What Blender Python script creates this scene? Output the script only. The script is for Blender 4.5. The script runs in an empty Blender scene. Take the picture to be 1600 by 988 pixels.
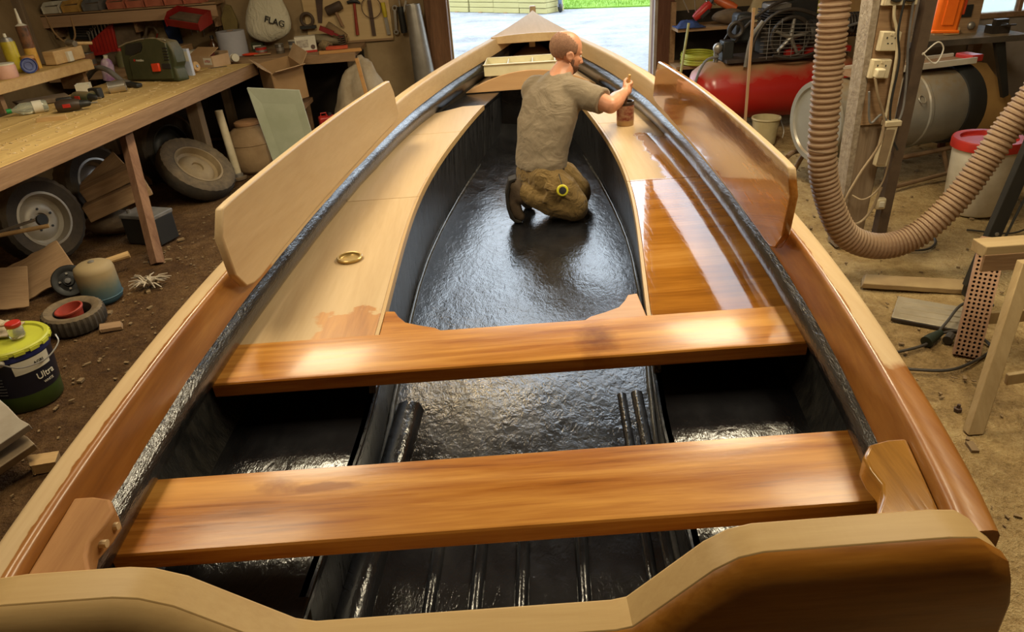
import bpy, bmesh, math, random
from mathutils import Vector, Matrix, noise

# ------------------------------------------------------------------ camera, sky, exposure
scene = bpy.context.scene
COL = scene.collection
PI = math.pi
def rad(a): return a * PI / 180

cam_d = bpy.data.cameras.new('camera')
cam_d.sensor_width = 36.0
cam_d.lens = 1110.0 / 1600.0 * 36.0
cam_d.clip_start = 0.02
cam = bpy.data.objects.new('camera', cam_d)
COL.objects.link(cam)
_t, _r = rad(28.5), rad(-4.1)
_f = Vector((0, math.cos(_t), -math.sin(_t)))
_x = Vector((1, 0, 0)); _u = _x.cross(_f)
_x2 = _x * math.cos(_r) + _u * math.sin(_r)
_u2 = _u * math.cos(_r) - _x * math.sin(_r)
cam.matrix_world = Matrix(((_x2.x, _u2.x, -_f.x, 0), (_x2.y, _u2.y, -_f.y, 0), (_x2.z, _u2.z, -_f.z, 1.85), (0, 0, 0, 1)))
scene.camera = cam

world = bpy.data.worlds.new('overcast_sky')
scene.world = world
world.use_nodes = True
_bg = world.node_tree.nodes['Background']
_bg.inputs[0].default_value = (0.78, 0.89, 1.0, 1)
_bg.inputs[1].default_value = 3.2

sun_d = bpy.data.lights.new('sun', 'SUN')
sun_d.energy = 0.4; sun_d.angle = rad(25); sun_d.color = (1, .97, .92)
sun = bpy.data.objects.new('sun', sun_d); COL.objects.link(sun)
sun.rotation_euler = (rad(32), rad(-18), 0)

def lamp(x, y, z, sx, sy, w, col, name='ceiling_light'):
    """warm fluorescent batten under the roof: the light itself; its housing is built further down"""
    d = bpy.data.lights.new(name, 'AREA'); d.shape = 'RECTANGLE'; d.size = sx; d.size_y = sy
    d.energy = w; d.color = col
    o = bpy.data.objects.new(name, d); COL.objects.link(o); o.location = (x, y, z)
    return o
LAMPS = [(-1.35, 4.0, 2.9), (1.45, 4.0, 2.9), (-1.4, 1.9, 2.9), (1.6, 1.9, 2.9)]
LAMP_W = [42, 54, 24, 40]
for (x, y, z), w in zip(LAMPS, LAMP_W):
    lamp(x, y, z - .03, .6, 1.2, w, (1.0, .85, .58))

BULBS = [(-.42, 5.25, 2.75), (-.08, 5.25, 2.75)]
for x, y, z in BULBS:
    d = bpy.data.lights.new('bulb_light', 'POINT'); d.energy = 6; d.color = (1, .72, .36); d.shadow_soft_size = .05
    o = bpy.data.objects.new('bulb_light', d); COL.objects.link(o); o.location = (x, y, z - .12)

vs = scene.view_settings
vs.view_transform = 'Standard'; vs.look = 'None'; vs.gamma = 1.0; vs.use_curve_mapping = False
vs.exposure = 0.55

# ------------------------------------------------------------------ mesh helpers
class MB:
    def __init__(s): s.v = []; s.f = []; s.uv = {}
    def add(s, vs_, fs, uvs=None):
        o = len(s.v); s.v += [Vector(p) for p in vs_]; s.f += [tuple(i + o for i in f) for f in fs]
        if uvs:
            for i, u in enumerate(uvs): s.uv[o + i] = u
        return s
    def box(s, c, d, rot=None, taper=1.0):
        x, y, z = d[0] / 2, d[1] / 2, d[2] / 2; t = taper
        P = [(-x, -y, -z), (x, -y, -z), (x, y, -z), (-x, y, -z), (-x * t, -y * t, z), (x * t, -y * t, z), (x * t, y * t, z), (-x * t, y * t, z)]
        R = euler(rot)
        return s.add([R @ Vector(p) + Vector(c) for p in P], [(3, 2, 1, 0), (4, 5, 6, 7), (0, 1, 5, 4), (1, 2, 6, 5), (2, 3, 7, 6), (3, 0, 4, 7)])
    def ring(s, rings, close=True, caps=True, uvs=None):
        n = len(rings[0]); V = [p for r in rings for p in r]; F = []
        m = n if close else n - 1
        for i in range(len(rings) - 1):
            for j in range(m):
                k = (j + 1) % n
                F.append((i * n + j, i * n + k, (i + 1) * n + k, (i + 1) * n + j))
        if caps and close:
            F.append(tuple(reversed(range(n)))); F.append(tuple((len(rings) - 1) * n + j for j in range(n)))
        return s.add(V, F, uvs)
    def tube(s, pts, r, n=8, caps=True, flat=1.0):
        P = [Vector(p) for p in pts]; R = r if isinstance(r, (list, tuple)) else [r] * len(P)
        rings = []; prev = None
        for i, p in enumerate(P):
            t = (P[min(i + 1, len(P) - 1)] - P[max(i - 1, 0)]).normalized()
            if prev is None:
                a = Vector((0, 0, 1)) if abs(t.z) < .9 else Vector((1, 0, 0))
                u = t.cross(a).normalized()
            else:
                u = (prev - t * prev.dot(t))
                u = u.normalized() if u.length > 1e-6 else t.orthogonal().normalized()
            w = t.cross(u); prev = u
            rings.append([p + (u * math.cos(2 * PI * k / n) + w * math.sin(2 * PI * k / n) * flat) * R[i] for k in range(n)])
        return s.ring(rings, True, caps)
    def cyl(s, p0, p1, r0, r1=None, n=16): return s.tube([p0, p1], [r0, r0 if r1 is None else r1], n)
    def lathe(s, prof, n=20, c=(0, 0, 0), rot=None, caps=True):
        R = euler(rot); c = Vector(c); rings = []
        for r, z in prof:
            rings.append([R @ Vector((r * math.cos(2 * PI * k / n), r * math.sin(2 * PI * k / n), z)) + c for k in range(n)])
        return s.ring(rings, True, caps)
    def prism(s, poly, a, b, axis='z'):
        def m(p, h):
            return {'z': (p[0], p[1], h), 'y': (p[0], h, p[1]), 'x': (h, p[0], p[1])}[axis]
        n = len(poly); V = [m(p, a) for p in poly] + [m(p, b) for p in poly]
        F = [tuple(reversed(range(n))), tuple(range(n, 2 * n))] + [(i, (i + 1) % n, n + (i + 1) % n, n + i) for i in range(n)]
        return s.add(V, F)
    def ell(s, c, r, rot=None, nu=16, nv=10):
        if not isinstance(r, (list, tuple)): r = (r, r, r)
        R = euler(rot); c = Vector(c); rings = []
        for i in range(nv + 1):
            a = PI * i / nv; sr = max(math.sin(a), 1e-3)
            rings.append([R @ Vector((r[0] * sr * math.cos(2 * PI * k / nu), r[1] * sr * math.sin(2 * PI * k / nu), -r[2] * math.cos(a))) + c for k in range(nu)])
        return s.ring(rings)
    def torus(s, c, R_, r, rot=None, n=28, m=10, sq=1.0):
        M_ = euler(rot); c = Vector(c); V = []; F = []
        for i in range(n):
            a = 2 * PI * i / n
            for j in range(m):
                b = 2 * PI * j / m; q = R_ + r * math.cos(b)
                V.append(M_ @ Vector((q * math.cos(a), q * math.sin(a), r * sq * math.sin(b))) + c)
                F.append((i * m + j, ((i + 1) % n) * m + j, ((i + 1) % n) * m + (j + 1) % m, i * m + (j + 1) % m))
        return s.add(V, F)
    def rough(s, amp, freq=6.0, seed=0):
        for i, p in enumerate(s.v):
            q = p * freq + Vector((seed, seed * 2.3, -seed))
            s.v[i] = p + noise.noise_vector(q) * amp
        return s
    def xf(s, m):
        s.v = [m @ p for p in s.v]; return s
    def build(s, name, mat=None, parent=None, loc=None, rot=None, bev=0, ang=35, world=False, mods=None, seg=2, fix=True):
        me = bpy.data.meshes.new(name)
        off = parent.location if (world and parent) else (Vector(loc) if (world and loc) else Vector((0, 0, 0)))
        me.from_pydata([tuple(p - off) for p in s.v], [], s.f); me.update()
        if s.uv:
            l = me.uv_layers.new(name='UVMap')
            for lp in me.loops: l.data[lp.index].uv = s.uv.get(lp.vertex_index, (0, 0))
        if fix:
            bm = bmesh.new(); bm.from_mesh(me); bmesh.ops.recalc_face_normals(bm, faces=bm.faces[:]); bm.to_mesh(me); bm.free()
        me.shade_smooth(); me.set_sharp_from_angle(angle=rad(ang))
        o = bpy.data.objects.new(name, me); COL.objects.link(o)
        if mat: me.materials.append(mat)
        if parent: o.parent = parent
        if loc is not None: o.location = loc
        if rot is not None: o.rotation_euler = rot
        if bev:
            b = o.modifiers.new('bevel', 'BEVEL'); b.width = bev; b.segments = seg; b.limit_method = 'ANGLE'; b.angle_limit = rad(40)
        if mods: mods(o)
        return o

def euler(r):
    if r is None: return Matrix.Identity(3)
    if isinstance(r, Matrix): return r
    from mathutils import Euler
    return Euler(r).to_matrix()
def tag(o, label, cat, group=None, kind=None):
    if label: o['label'] = label
    if cat: o['category'] = cat
    if group: o['group'] = group
    if kind: o['kind'] = kind
    return o
def thing(name, label, cat, loc=(0, 0, 0), rot=(0, 0, 0), group=None):
    o = bpy.data.objects.new(name, None); COL.objects.link(o); o.empty_display_size = .1
    o.location = loc; o.rotation_euler = rot
    return tag(o, label, cat, group)
def struct(o): o['kind'] = 'structure'; return o
def dup(o, loc, rot=None, label=None, parent=None):
    c = o.copy(); COL.objects.link(c); c.parent = parent
    if loc is not None: c.location = loc
    if rot is not None: c.rotation_euler = rot
    if label: c['label'] = label
    for ch in o.children: dup(ch, None, None, None, c)
    return c
def lerp(tab, y):
    """smooth (Catmull-Rom) interpolation of a table of (y, value)"""
    if y <= tab[0][0]: return tab[0][1]
    if y >= tab[-1][0]: return tab[-1][1]
    for i in range(len(tab) - 1):
        if tab[i][0] <= y <= tab[i + 1][0]: break
    x0, y0 = tab[max(i - 1, 0)]; x1, y1 = tab[i]; x2, y2 = tab[i + 1]; x3, y3 = tab[min(i + 2, len(tab) - 1)]
    h = x2 - x1; t = (y - x1) / h
    m1 = (y2 - y0) / (x2 - x0) if x2 != x0 else 0; m2 = (y3 - y1) / (x3 - x1) if x3 != x1 else 0
    return (2 * t**3 - 3 * t**2 + 1) * y1 + (t**3 - 2 * t**2 + t) * h * m1 + (-2 * t**3 + 3 * t**2) * y2 + (t**3 - t**2) * h * m2
def spline(pts, n):
    """n points along a smooth curve through pts"""
    T = [(float(i), p) for i, p in enumerate(pts)]
    out = []
    for k in range(n):
        u = (len(pts) - 1) * k / (n - 1)
        out.append(Vector(tuple(lerp([(a, p[c]) for a, p in T], u) for c in range(3))))
    return out

# ------------------------------------------------------------------ materials
MATS = {}
class NT:
    def __init__(s, name):
        s.m = bpy.data.materials.new(name); s.m.use_nodes = True; s.t = s.m.node_tree; s.n = s.t.nodes
        s.b = s.n['Principled BSDF']
    def new(s, k, **kw):
        o = s.n.new('ShaderNode' + k)
        for a, b in kw.items(): setattr(o, a, b)
        return o
    def link(s, a, b): s.t.links.new(a, b)
    def val(s, sock, v):
        if hasattr(v, 'is_linked') or hasattr(v, 'links'): s.link(v, sock)
        else: sock.default_value = v
    def math(s, op, a, b=0.0, clamp=False):
        o = s.new('Math', operation=op); o.use_clamp = clamp
        s.val(o.inputs[0], a); s.val(o.inputs[1], b); return o.outputs[0]
    def coord(s, kind='Object', scale=(1, 1, 1), rot=(0, 0, 0)):
        c = s.new('TexCoord'); m = s.new('Mapping'); m.inputs['Scale'].default_value = scale; m.inputs['Rotation'].default_value = rot
        s.link(c.outputs[kind], m.inputs[0]); return m.outputs[0]
    def noise(s, vec, scale, detail=4, rough=.55, dist=0):
        o = s.new('TexNoise'); s.link(vec, o.inputs['Vector'])
        o.inputs['Scale'].default_value = scale; o.inputs['Detail'].default_value = detail
        o.inputs['Roughness'].default_value = rough; o.inputs['Distortion'].default_value = dist
        return o.outputs[0]
    def mix(s, fac, a, b, blend='MIX'):
        o = s.new('Mix', data_type='RGBA', blend_type=blend)
        s.val(o.inputs[0], fac)
        for k, v in ((6, a), (7, b)):
            if isinstance(v, tuple): o.inputs[k].default_value = (*v[:3], 1)
            else: s.link(v, o.inputs[k])
        return o.outputs[2]
    def ramp(s, fac, stops):
        o = s.new('ValToRGB'); s.link(fac, o.inputs[0]); e = o.color_ramp.elements
        while len(e) < len(stops): e.new(.5)
        for k, (p, c) in enumerate(stops): e[k].position = p; e[k].color = (*c, 1) if len(c) == 3 else c
        return o.outputs[0]
    def bump(s, h, st=.3, dist=.01):
        o = s.new('Bump'); o.inputs['Strength'].default_value = st; o.inputs['Distance'].default_value = dist
        s.link(h, o.inputs['Height']); s.link(o.outputs[0], s.b.inputs['Normal']); return o
    def set(s, **kw):
        for k, v in kw.items():
            k = {'base': 'Base Color', 'rough': 'Roughness', 'metal': 'Metallic', 'coat': 'Coat Weight', 'coatr': 'Coat Roughness', 'spec': 'Specular IOR Level', 'trans': 'Transmission Weight', 'alpha': 'Alpha', 'sheen': 'Sheen Weight'}[k]
            if isinstance(v, tuple): s.b.inputs[k].default_value = (*v[:3], 1)
            else: s.val(s.b.inputs[k], v)
        return s.m

def paint(name, c, c2=None, rough=.55, metal=0, scale=7, amt=.5, bump=.0, bscale=40, coat=0, stretch=(1, 1, 1), dust=0, spec=.5):
    """a plain surface with soft procedural mottling; dust lies on faces that look up"""
    if name in MATS: return MATS[name]
    t = NT(name); vec = t.coord('Object', stretch)
    if c2 is None: c2 = tuple(k * .62 for k in c)
    n = t.noise(vec, scale, 5, .6)
    fac = t.ramp(n, [(.5 - .35 * amt, (0, 0, 0)), (.5 + .35 * amt + .01, (1, 1, 1))])
    col = t.mix(fac, c2, c)
    if dust:
        g = t.new('NewGeometry'); sp = t.new('SeparateXYZ'); t.link(g.outputs['Normal'], sp.inputs[0])
        up = t.math('MULTIPLY', t.math('MAXIMUM', sp.outputs[2], 0.0), dust)
        n2 = t.noise(t.coord('Object'), 22, 3); up = t.math('MULTIPLY', up, t.math('MULTIPLY', n2, 1.8), True)
        col = t.mix(up, col, (.30, .21, .11))
    t.set(base=col, rough=rough, metal=metal, coat=coat, spec=spec)
    if bump: t.bump(t.noise(vec, bscale, 4), bump)
    MATS[name] = t.m
    return t.m

def grain(t, axis, scale=1.0, kind='Object'):
    """wood figure running along an axis: returns (figure 0..1, fine streak 0..1)"""
    st = {'x': (.25, 3.2, 3.2), 'y': (3.2, .25, 3.2), 'z': (3.2, 3.2, .25)}[axis]
    st = tuple(k * scale for k in st)
    v = t.coord(kind, st)
    a = t.noise(v, 2.2, 5, .6, .9)
    v2 = t.coord(kind, tuple(k * 9 for k in st))
    b = t.noise(v2, 2.5, 3, .6, .2)
    return a, b
RAW1, RAW2 = (.44, .295, .15), (.57, .415, .235)
VAR1, VAR2, VAR3 = (.15, .04, .005), (.37, .145, .018), (.55, .26, .055)
def wood(name, dark, light, axis='y', scale=1.0, rough=.55, coat=0, mid=None, bump=.08, spec=.25):
    if name in MATS: return MATS[name]
    t = NT(name); a, b = grain(t, axis, scale)
    f = t.math('ADD', t.math('MULTIPLY', a, .75), t.math('MULTIPLY', b, .3))
    st = [(.3, dark), (.72, light)] if mid is None else [(.3, dark), (.5, mid), (.72, light)]
    t.set(base=t.ramp(f, st), rough=rough, coat=coat, coatr=.06, spec=spec)
    t.bump(b, bump, .004)
    MATS[name] = t.m
    return t.m
def two_tone(name, maskfn, axis='y', rough_raw=.5, rough_var=.16, coat=1.0):
    """bare wood with wet varnish where maskfn(t, x, y, z, u, v, noise) > 0; a brushed-on coat with a ragged edge"""
    t = NT(name); a, b = grain(t, axis)
    f = t.math('ADD', t.math('MULTIPLY', a, .75), t.math('MULTIPLY', b, .3))
    raw = t.ramp(f, [(.3, RAW1), (.72, RAW2)]); var = t.ramp(f, [(.28, VAR1), (.52, VAR2), (.74, VAR3)])
    c = t.new('TexCoord'); so = t.new('SeparateXYZ'); t.link(c.outputs['Object'], so.inputs[0])
    su = t.new('SeparateXYZ'); t.link(c.outputs['UV'], su.inputs[0])
    n = t.math('SUBTRACT', t.noise(c.outputs['Object'], 9, 4, .6), .5)
    m = maskfn(t, so.outputs[0], so.outputs[1], so.outputs[2], su.outputs[0], su.outputs[1], n)
    m = t.math('MULTIPLY', m, 60.0, True)
    t.set(base=t.mix(m, raw, var), rough=t.math('ADD', t.math('MULTIPLY', m, rough_var - rough_raw), rough_raw), coat=t.math('MULTIPLY', m, coat), coatr=.04, spec=t.math('ADD', t.math('MULTIPLY', m, .35), .15))
    bb = t.bump(t.math('ADD', t.math('MULTIPLY', b, .4), t.math('MULTIPLY', t.noise(t.coord('Object', (6, 1.2, 6)), 8, 2), .6)), .1, .006)
    MATS[name] = t.m
    return t.m

# ------------------------------------------------------------------ ground, shed shell
def m_ground(name, c1, c2, c3, bump=.6):
    t = NT(name); v = t.coord('Object')
    a = t.noise(v, 1.3, 6, .65); b = t.noise(v, 14, 5, .7); c = t.noise(v, 70, 3, .7)
    f = t.math('ADD', t.math('MULTIPLY', a, .55), t.math('ADD', t.math('MULTIPLY', b, .3), t.math('MULTIPLY', c, .2)))
    t.set(base=t.ramp(f, [(.36, c1), (.5, c2), (.64, c3)]), rough=.92, spec=.2)
    t.bump(t.math('ADD', t.math('MULTIPLY', b, 1.0), t.math('MULTIPLY', c, .6)), bump, .04)
    return t.m
def ground_grid(x0, x1, y0, y1, nx, ny, amp):
    V = []; F = []
    for j in range(ny + 1):
        for i in range(nx + 1):
            x = x0 + (x1 - x0) * i / nx; y = y0 + (y1 - y0) * j / ny
            V.append((x, y, -abs(noise.noise(Vector((x * 1.7, y * 1.7, 1)))) * amp - .002))
            if i < nx and j < ny:
                a = j * (nx + 1) + i; F.append((a, a + 1, a + nx + 2, a + nx + 1))
    return MB().add(V, F)
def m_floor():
    """dirt floor with workbench shade and far-side lamplight painted into its colour"""
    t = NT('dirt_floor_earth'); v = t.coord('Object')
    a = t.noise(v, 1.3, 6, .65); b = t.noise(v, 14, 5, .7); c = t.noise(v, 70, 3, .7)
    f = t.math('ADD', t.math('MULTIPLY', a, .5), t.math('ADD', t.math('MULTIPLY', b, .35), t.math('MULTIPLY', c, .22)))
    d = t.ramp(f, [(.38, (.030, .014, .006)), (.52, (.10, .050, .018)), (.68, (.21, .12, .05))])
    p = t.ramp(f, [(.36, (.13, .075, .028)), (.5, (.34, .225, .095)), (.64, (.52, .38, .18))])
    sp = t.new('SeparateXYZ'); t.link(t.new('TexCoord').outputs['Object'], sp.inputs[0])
    m = t.math('ADD', t.math('MULTIPLY', t.math('ADD', sp.outputs[0], .2), .8), a, True)  # painted light: colour darkens towards the workbench, lightens across the boat
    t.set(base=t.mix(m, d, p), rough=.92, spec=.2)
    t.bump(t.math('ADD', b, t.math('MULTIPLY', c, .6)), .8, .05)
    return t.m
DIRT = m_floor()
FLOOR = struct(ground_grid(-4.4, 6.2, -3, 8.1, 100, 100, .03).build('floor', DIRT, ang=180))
m_wall = paint('limewashed_wall', (.42, .30, .16), (.20, .13, .06), .9, 0, 2.2, .8, .3, 12)
m_wdark = wood('old_dark_boards', (.05, .03, .015), (.14, .085, .045), 'z', 1, .8)
DX0, DX1, WY = -.43, 1.69, 8.0
def wall(name, c, d, mat): return struct(MB().box(c, d).build(name, mat))
wall('wall_left', (-4.45, 2.5, 2.3), (.12, 11.2, 4.7), m_wall)
wall('wall_back', (-2.42, WY + .06, 2.3), (4.0, .12, 4.7), m_wall)
wall('wall_back_right', (2.75, WY + .06, 2.3), (2.12, .12, 4.7), m_wall)
wall('wall_right', (6.2, 2.0, 2.3), (.12, 10.2, 4.7), m_wall)
wall('wall_rear', (.9, -3.06, 2.3), (10.8, .12, 4.7), m_wall)
wall('ceiling', (.9, 2.5, 4.66), (10.8, 11.4, .12), paint('roof_underside', (.30, .24, .17), (.16, .12, .08), .9))

# ------------------------------------------------------------------ the boat
BO = Vector((.15, 3.9, .27))
boat = thing('wooden_boat', 'long open wooden boat with black tarred inside and half varnished thwarts and rails', 'boat', BO)
def xc(y): return -.13 + .073 * y
BEAM = [(.60, .735), (.8, .785), (1.08, .825), (1.5, .862), (1.9, .878), (2.4, .878), (2.8, .868), (3.34, .843), (4.2, .765), (4.8, .655), (5.1, .585), (5.5, .475), (5.95, .345), (6.4, .225), (6.95, .09), (7.3, .012)]
def beam(y): return lerp(BEAM, y)
def sheer(y): return 1.03 + .13 * max(0, (y - 3.2) / 4.2) ** 1.4
def stations(a, b, n): return [a + (b - a) * i / n for i in range(n + 1)]
YS = stations(.72, 7.3, 80)

m_black = NT('black_epoxy')
_v = m_black.coord('Object', (1, .6, 1))
_n1 = m_black.noise(_v, 6, 4, .6); _n2 = m_black.noise(_v, 38, 3, .6, .6)
_v3 = m_black.coord('Object', (3, .8, 3)); _n3 = m_black.noise(_v3, 90, 2)
_c = m_black.ramp(m_black.noise(_v, 3.5, 5, .7), [(.35, (.006, .006, .007)), (.62, (.016, .016, .018)), (.8, (.03, .028, .025))])
_r = m_black.math('ADD', m_black.math('MULTIPLY', m_black.noise(_v, 14, 4), .24), .05)
m_black.set(base=_c, rough=_r, spec=.9)
m_black.bump(m_black.math('ADD', m_black.math('ADD', _n1, m_black.math('MULTIPLY', _n2, .35)), m_black.math('MULTIPLY', _n3, .12)), .36, .012)
BLACK = m_black.m
MATS['black_epoxy'] = BLACK
BLACKR = NT('black_coarse_epoxy')
_v = BLACKR.coord('Object', (1, 1, .35))
_c = BLACKR.ramp(BLACKR.noise(_v, 40, 4, .7), [(.4, (.008, .008, .008)), (.7, (.028, .026, .022))])
BLACKR.set(base=_c, rough=BLACKR.math('ADD', BLACKR.math('MULTIPLY', BLACKR.noise(_v, 9), .4), .16), spec=.6)
BLACKR.bump(BLACKR.noise(_v, 70, 4, .7), .5, .01)
BLACKR = BLACKR.m

_t = NT('black_brushed_epoxy'); _v = _t.coord('Object', (3, .7, 3))
_t.set(base=_t.ramp(_t.noise(_t.coord(), 20, 4, .7), [(.4, (.010, .010, .011)), (.7, (.032, .031, .030))]), rough=_t.math('ADD', _t.math('MULTIPLY', _t.noise(_v, 12, 4), .16), .07), spec=1.0)
_t.bump(_t.math('ADD', _t.noise(_v, 16, 5, .7), _t.math('MULTIPLY', _t.noise(_v, 70, 3), .4)), .3, .010)
BLACKS = _t.m
_t = NT('black_streaked_epoxy'); _v = _t.coord('Object', (14, 14, .8))
_k = _t.noise(_v, 4, 5, .7)
_t.set(base=_t.ramp(_k, [(.38, (.006, .006, .007)), (.58, (.028, .028, .031)), (.72, (.09, .09, .092))]), rough=_t.math('ADD', _t.math('MULTIPLY', _k, .45), .10), spec=1.0)
_t.bump(_k, .4, .01); BLACKV = _t.m
M_FIL = paint('epoxy_edge', (.09, .09, .088), (.03, .03, .03), .15, 0, 20, .6)
def side_loft(prof, s, ys=YS, close=True, uvn=True):
    """sweep a profile [(inset from beam, z offset from sheer or ('abs', z))] along one side s=+-1"""
    rings = []; uvs = []
    for y in ys:
        b, z0 = beam(y), sheer(y)
        ring = []
        for k, (dx, dz) in enumerate(prof):
            z = dz[1] if isinstance(dz, tuple) else z0 + dz
            x = max(b - dx, .004)
            ring.append((xc(y) + s * x, y, z)); uvs.append((y, k / (len(prof) - 1)))
        rings.append(ring)
    return MB().ring(rings, close, True, uvs)

# outside planking: one shell per side, thick at the rail
m_outer = wood('hull_planking', (.42, .24, .11), (.60, .40, .22), 'y', 1.0, .5)
def hull_half(y):
    b, z0 = beam(y), sheer(y)
    k = min(1, max(0, (7.3 - y) / 2.6)) ** .6
    kz = .30 + .55 * (1 - k) ** 2.2
    return [(b - .018, z0 - .03), (b - .03, .86), (b * .96 - .03, .74), (b * .86, .58), (b * .62, .44 + .2 * (1 - k)), (b * .30, .35 + .4 * (1 - k)), (.02, kz), (-.02, kz), (-b * .30, .35 + .4 * (1 - k)), (-b * .62, .44 + .2 * (1 - k)), (-b * .86, .58), (-b * .96 + .03, .74), (-b + .03, .86), (-b + .018, z0 - .03)]
rings = [[(xc(y) + px, y, pz) for px, pz in hull_half(y)] for y in YS]
MB().ring(rings, False).build('hull', m_outer, boat, world=True, ang=60)
# black inner skin
def skin_half(y):
    b, z0 = beam(y), sheer(y); q = max(b - .062, .004)
    L = [(q, z0 - .06), (q, .93), (q - .004, .84), (max(q - .02, .003), .74), (q * .88, .58), (q * .6, .47), (q * .3, .44)]
    return L + [(-a, z) for a, z in reversed(L)]
rings = [[(xc(y) + px, y, max(pz, .44)) for px, pz in skin_half(y)] for y in YS[:-2]]
o = MB().ring(rings, False).build('inner_skin', BLACKR, boat, world=True, ang=60); o['label'] = 'black fibre coated inside of the hull'

# rounded fold (tarred-over stringer) along each side
for s in (-1, 1):
    rings = []
    for y in stations(.79, 6.2, 64):
        b = beam(y) - .06; dz = .10 * max(0, (y - 4.4) / 2.4) ** 1.3; k = 1.0 if y < 4.8 else 1 - .35 * (y - 4.8) / 1.4
        pr = [(-.01, .995), (.0, .985), (.003, .968), (.009, .952), (.020, .938), (.033, .926), (.043, .914), (.047, .900), (.045, .884), (.037, .866), (.024, .846), (.010, .830), (-.008, .818)]
        rings.append([(xc(y) + s * max(b - dx * k, .003), y, z + dz) for dx, z in pr])
    MB().ring(rings).rough(.0022, 9).build('stringer', BLACKS, boat, world=True, ang=80)

# rails
_kv = VAR1, VAR2, VAR3
VAR1, VAR2, VAR3 = (.12, .038, .007), (.27, .10, .018), (.42, .195, .048)
def m_rail(side):
    def f(t, x, y, z, u, v, n):
        a = t.math('ADD', t.math('SUBTRACT', v, .40 if side < 0 else .44), t.math('MULTIPLY', n, .22))
        fore = t.math('MULTIPLY', t.math('SUBTRACT', 2.15 if side < 0 else 2.3, u), 1.0)
        aft = t.math('SUBTRACT', .4 if side < 0 else 1.2, t.math('ADD', u, t.math('MULTIPLY', n, .12)))
        return t.math('MAXIMUM', t.math('MINIMUM', a, fore), aft)
    return two_tone('rail_wood_port' if side < 0 else 'rail_wood_starboard', f, 'y', .5, .30, .12)
PROF = [(.0, -.075), (0, -.03), (.0, -.012), (.005, -.003), (.014, .0), (.034, .0), (.046, .0), (.053, .002), (.059, .0005), (.064, -.006), (.067, -.016), (.075, -.05), (.083, -.088), (.083, -.098), (.06, -.1), (.03, -.09)]
for s in (-1, 1):
    side_loft(PROF, s, stations(.745, 7.27, 90)).build('gunwale', m_rail(s), boat, world=True, ang=50)

# splash boards standing inside the rails
def splash(s, mat, edge):
    y0, y1 = 1.83, 3.93; N = 40
    rings = []
    for i in range(N + 1):
        y = y0 + (y1 - y0) * i / N
        e0, e1 = (y - y0), (y1 - y)
        zb = .968 + .02 * max(0, (y - 3.2) / .7); zt = 1.232 - .035 * (y - y0) / 2.1
        rt, rb = .07, .16
        top = zt - (rt - math.sqrt(max(0, rt * rt - max(0, rt - e0) ** 2))) - (rt - math.sqrt(max(0, rt * rt - max(0, rt - e1) ** 2)))
        bot = zb + (.5 * (rb - math.sqrt(max(0, rb * rb - max(0, rb - e0) ** 2)))) + .25 * (rt - math.sqrt(max(0, rt * rt - max(0, rt - e1) ** 2)))
        b = xc(y) + s * (beam(y) - .105 - .005 * max(0, 3 - y)); t = .024
        w = .014
        rings.append([(b, y, bot), (b + s * t, y, bot), (b + s * (t + .01), y, top), (b + s * .01 + s * w * 0, y, top)])
    return MB().ring(rings).build('splash_board', mat, boat, world=True, bev=.006, ang=50, seg=3)
m_splash_raw = wood('splash_board_bare', RAW1, RAW2, 'y', .8, .42)
def f_spl(t, x, y, z, u, v, n):
    return t.math('SUBTRACT', t.math('ADD', .945, t.math('MULTIPLY', n, .03)), z)
m_splash_var = two_tone('splash_board_varnished', f_spl, 'y', .4, .14, .6)
VAR1, VAR2, VAR3 = _kv
def f_left(t, x, y, z, u, v, n):
    return t.math('SUBTRACT', t.math('ADD', .70, t.math('MULTIPLY', n, .03)), z)
splash(-1, m_splash_raw, None)['label'] = 'bare pale splash board on the rail beside the workbench'
splash(1, m_splash_var, None)['label'] = 'glossy varnished splash board on the rail beside the red tank'

# thwarts
def thwart(y0, y1, ins, name, mat):
    n = 24; rings = []
    prof = [(y0 + .004, .806), (y0, .811), (y0 - .001, .845), (y0 + .002, .8495), (y0 + .007, .851), (y1 - .004, .851), (y1, .848), (y1, .806)]
    hw = lambda y: beam(y) - ins
    for i in range(n + 1):
        k = -1 + 2 * i / n
        rings.append([(xc(y) + k * hw(y), y, z) for y, z in prof])
    return MB().ring(rings).build('thwart', mat, boat, world=True, ang=28)
m_thw = NT('varnished_thwart'); a, b = grain(m_thw, 'x', .8)
_st = m_thw.noise(m_thw.coord('Object', (.5, 9, 9)), 3.0, 4, .65, .8)
f = m_thw.math('ADD', m_thw.math('ADD', m_thw.math('MULTIPLY', a, .5), m_thw.math('MULTIPLY', b, .2)), m_thw.math('MULTIPLY', _st, .35))
_base = m_thw.ramp(f, [(.37, (.11, .024, .003)), (.47, (.36, .125, .016)), (.63, (.60, .28, .055))])
_sp = m_thw.new('SeparateXYZ'); m_thw.link(m_thw.new('TexCoord').outputs['Object'], _sp.inputs[0])
_nn = m_thw.math('SUBTRACT', m_thw.noise(m_thw.coord(), 16, 4), .5)
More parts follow.
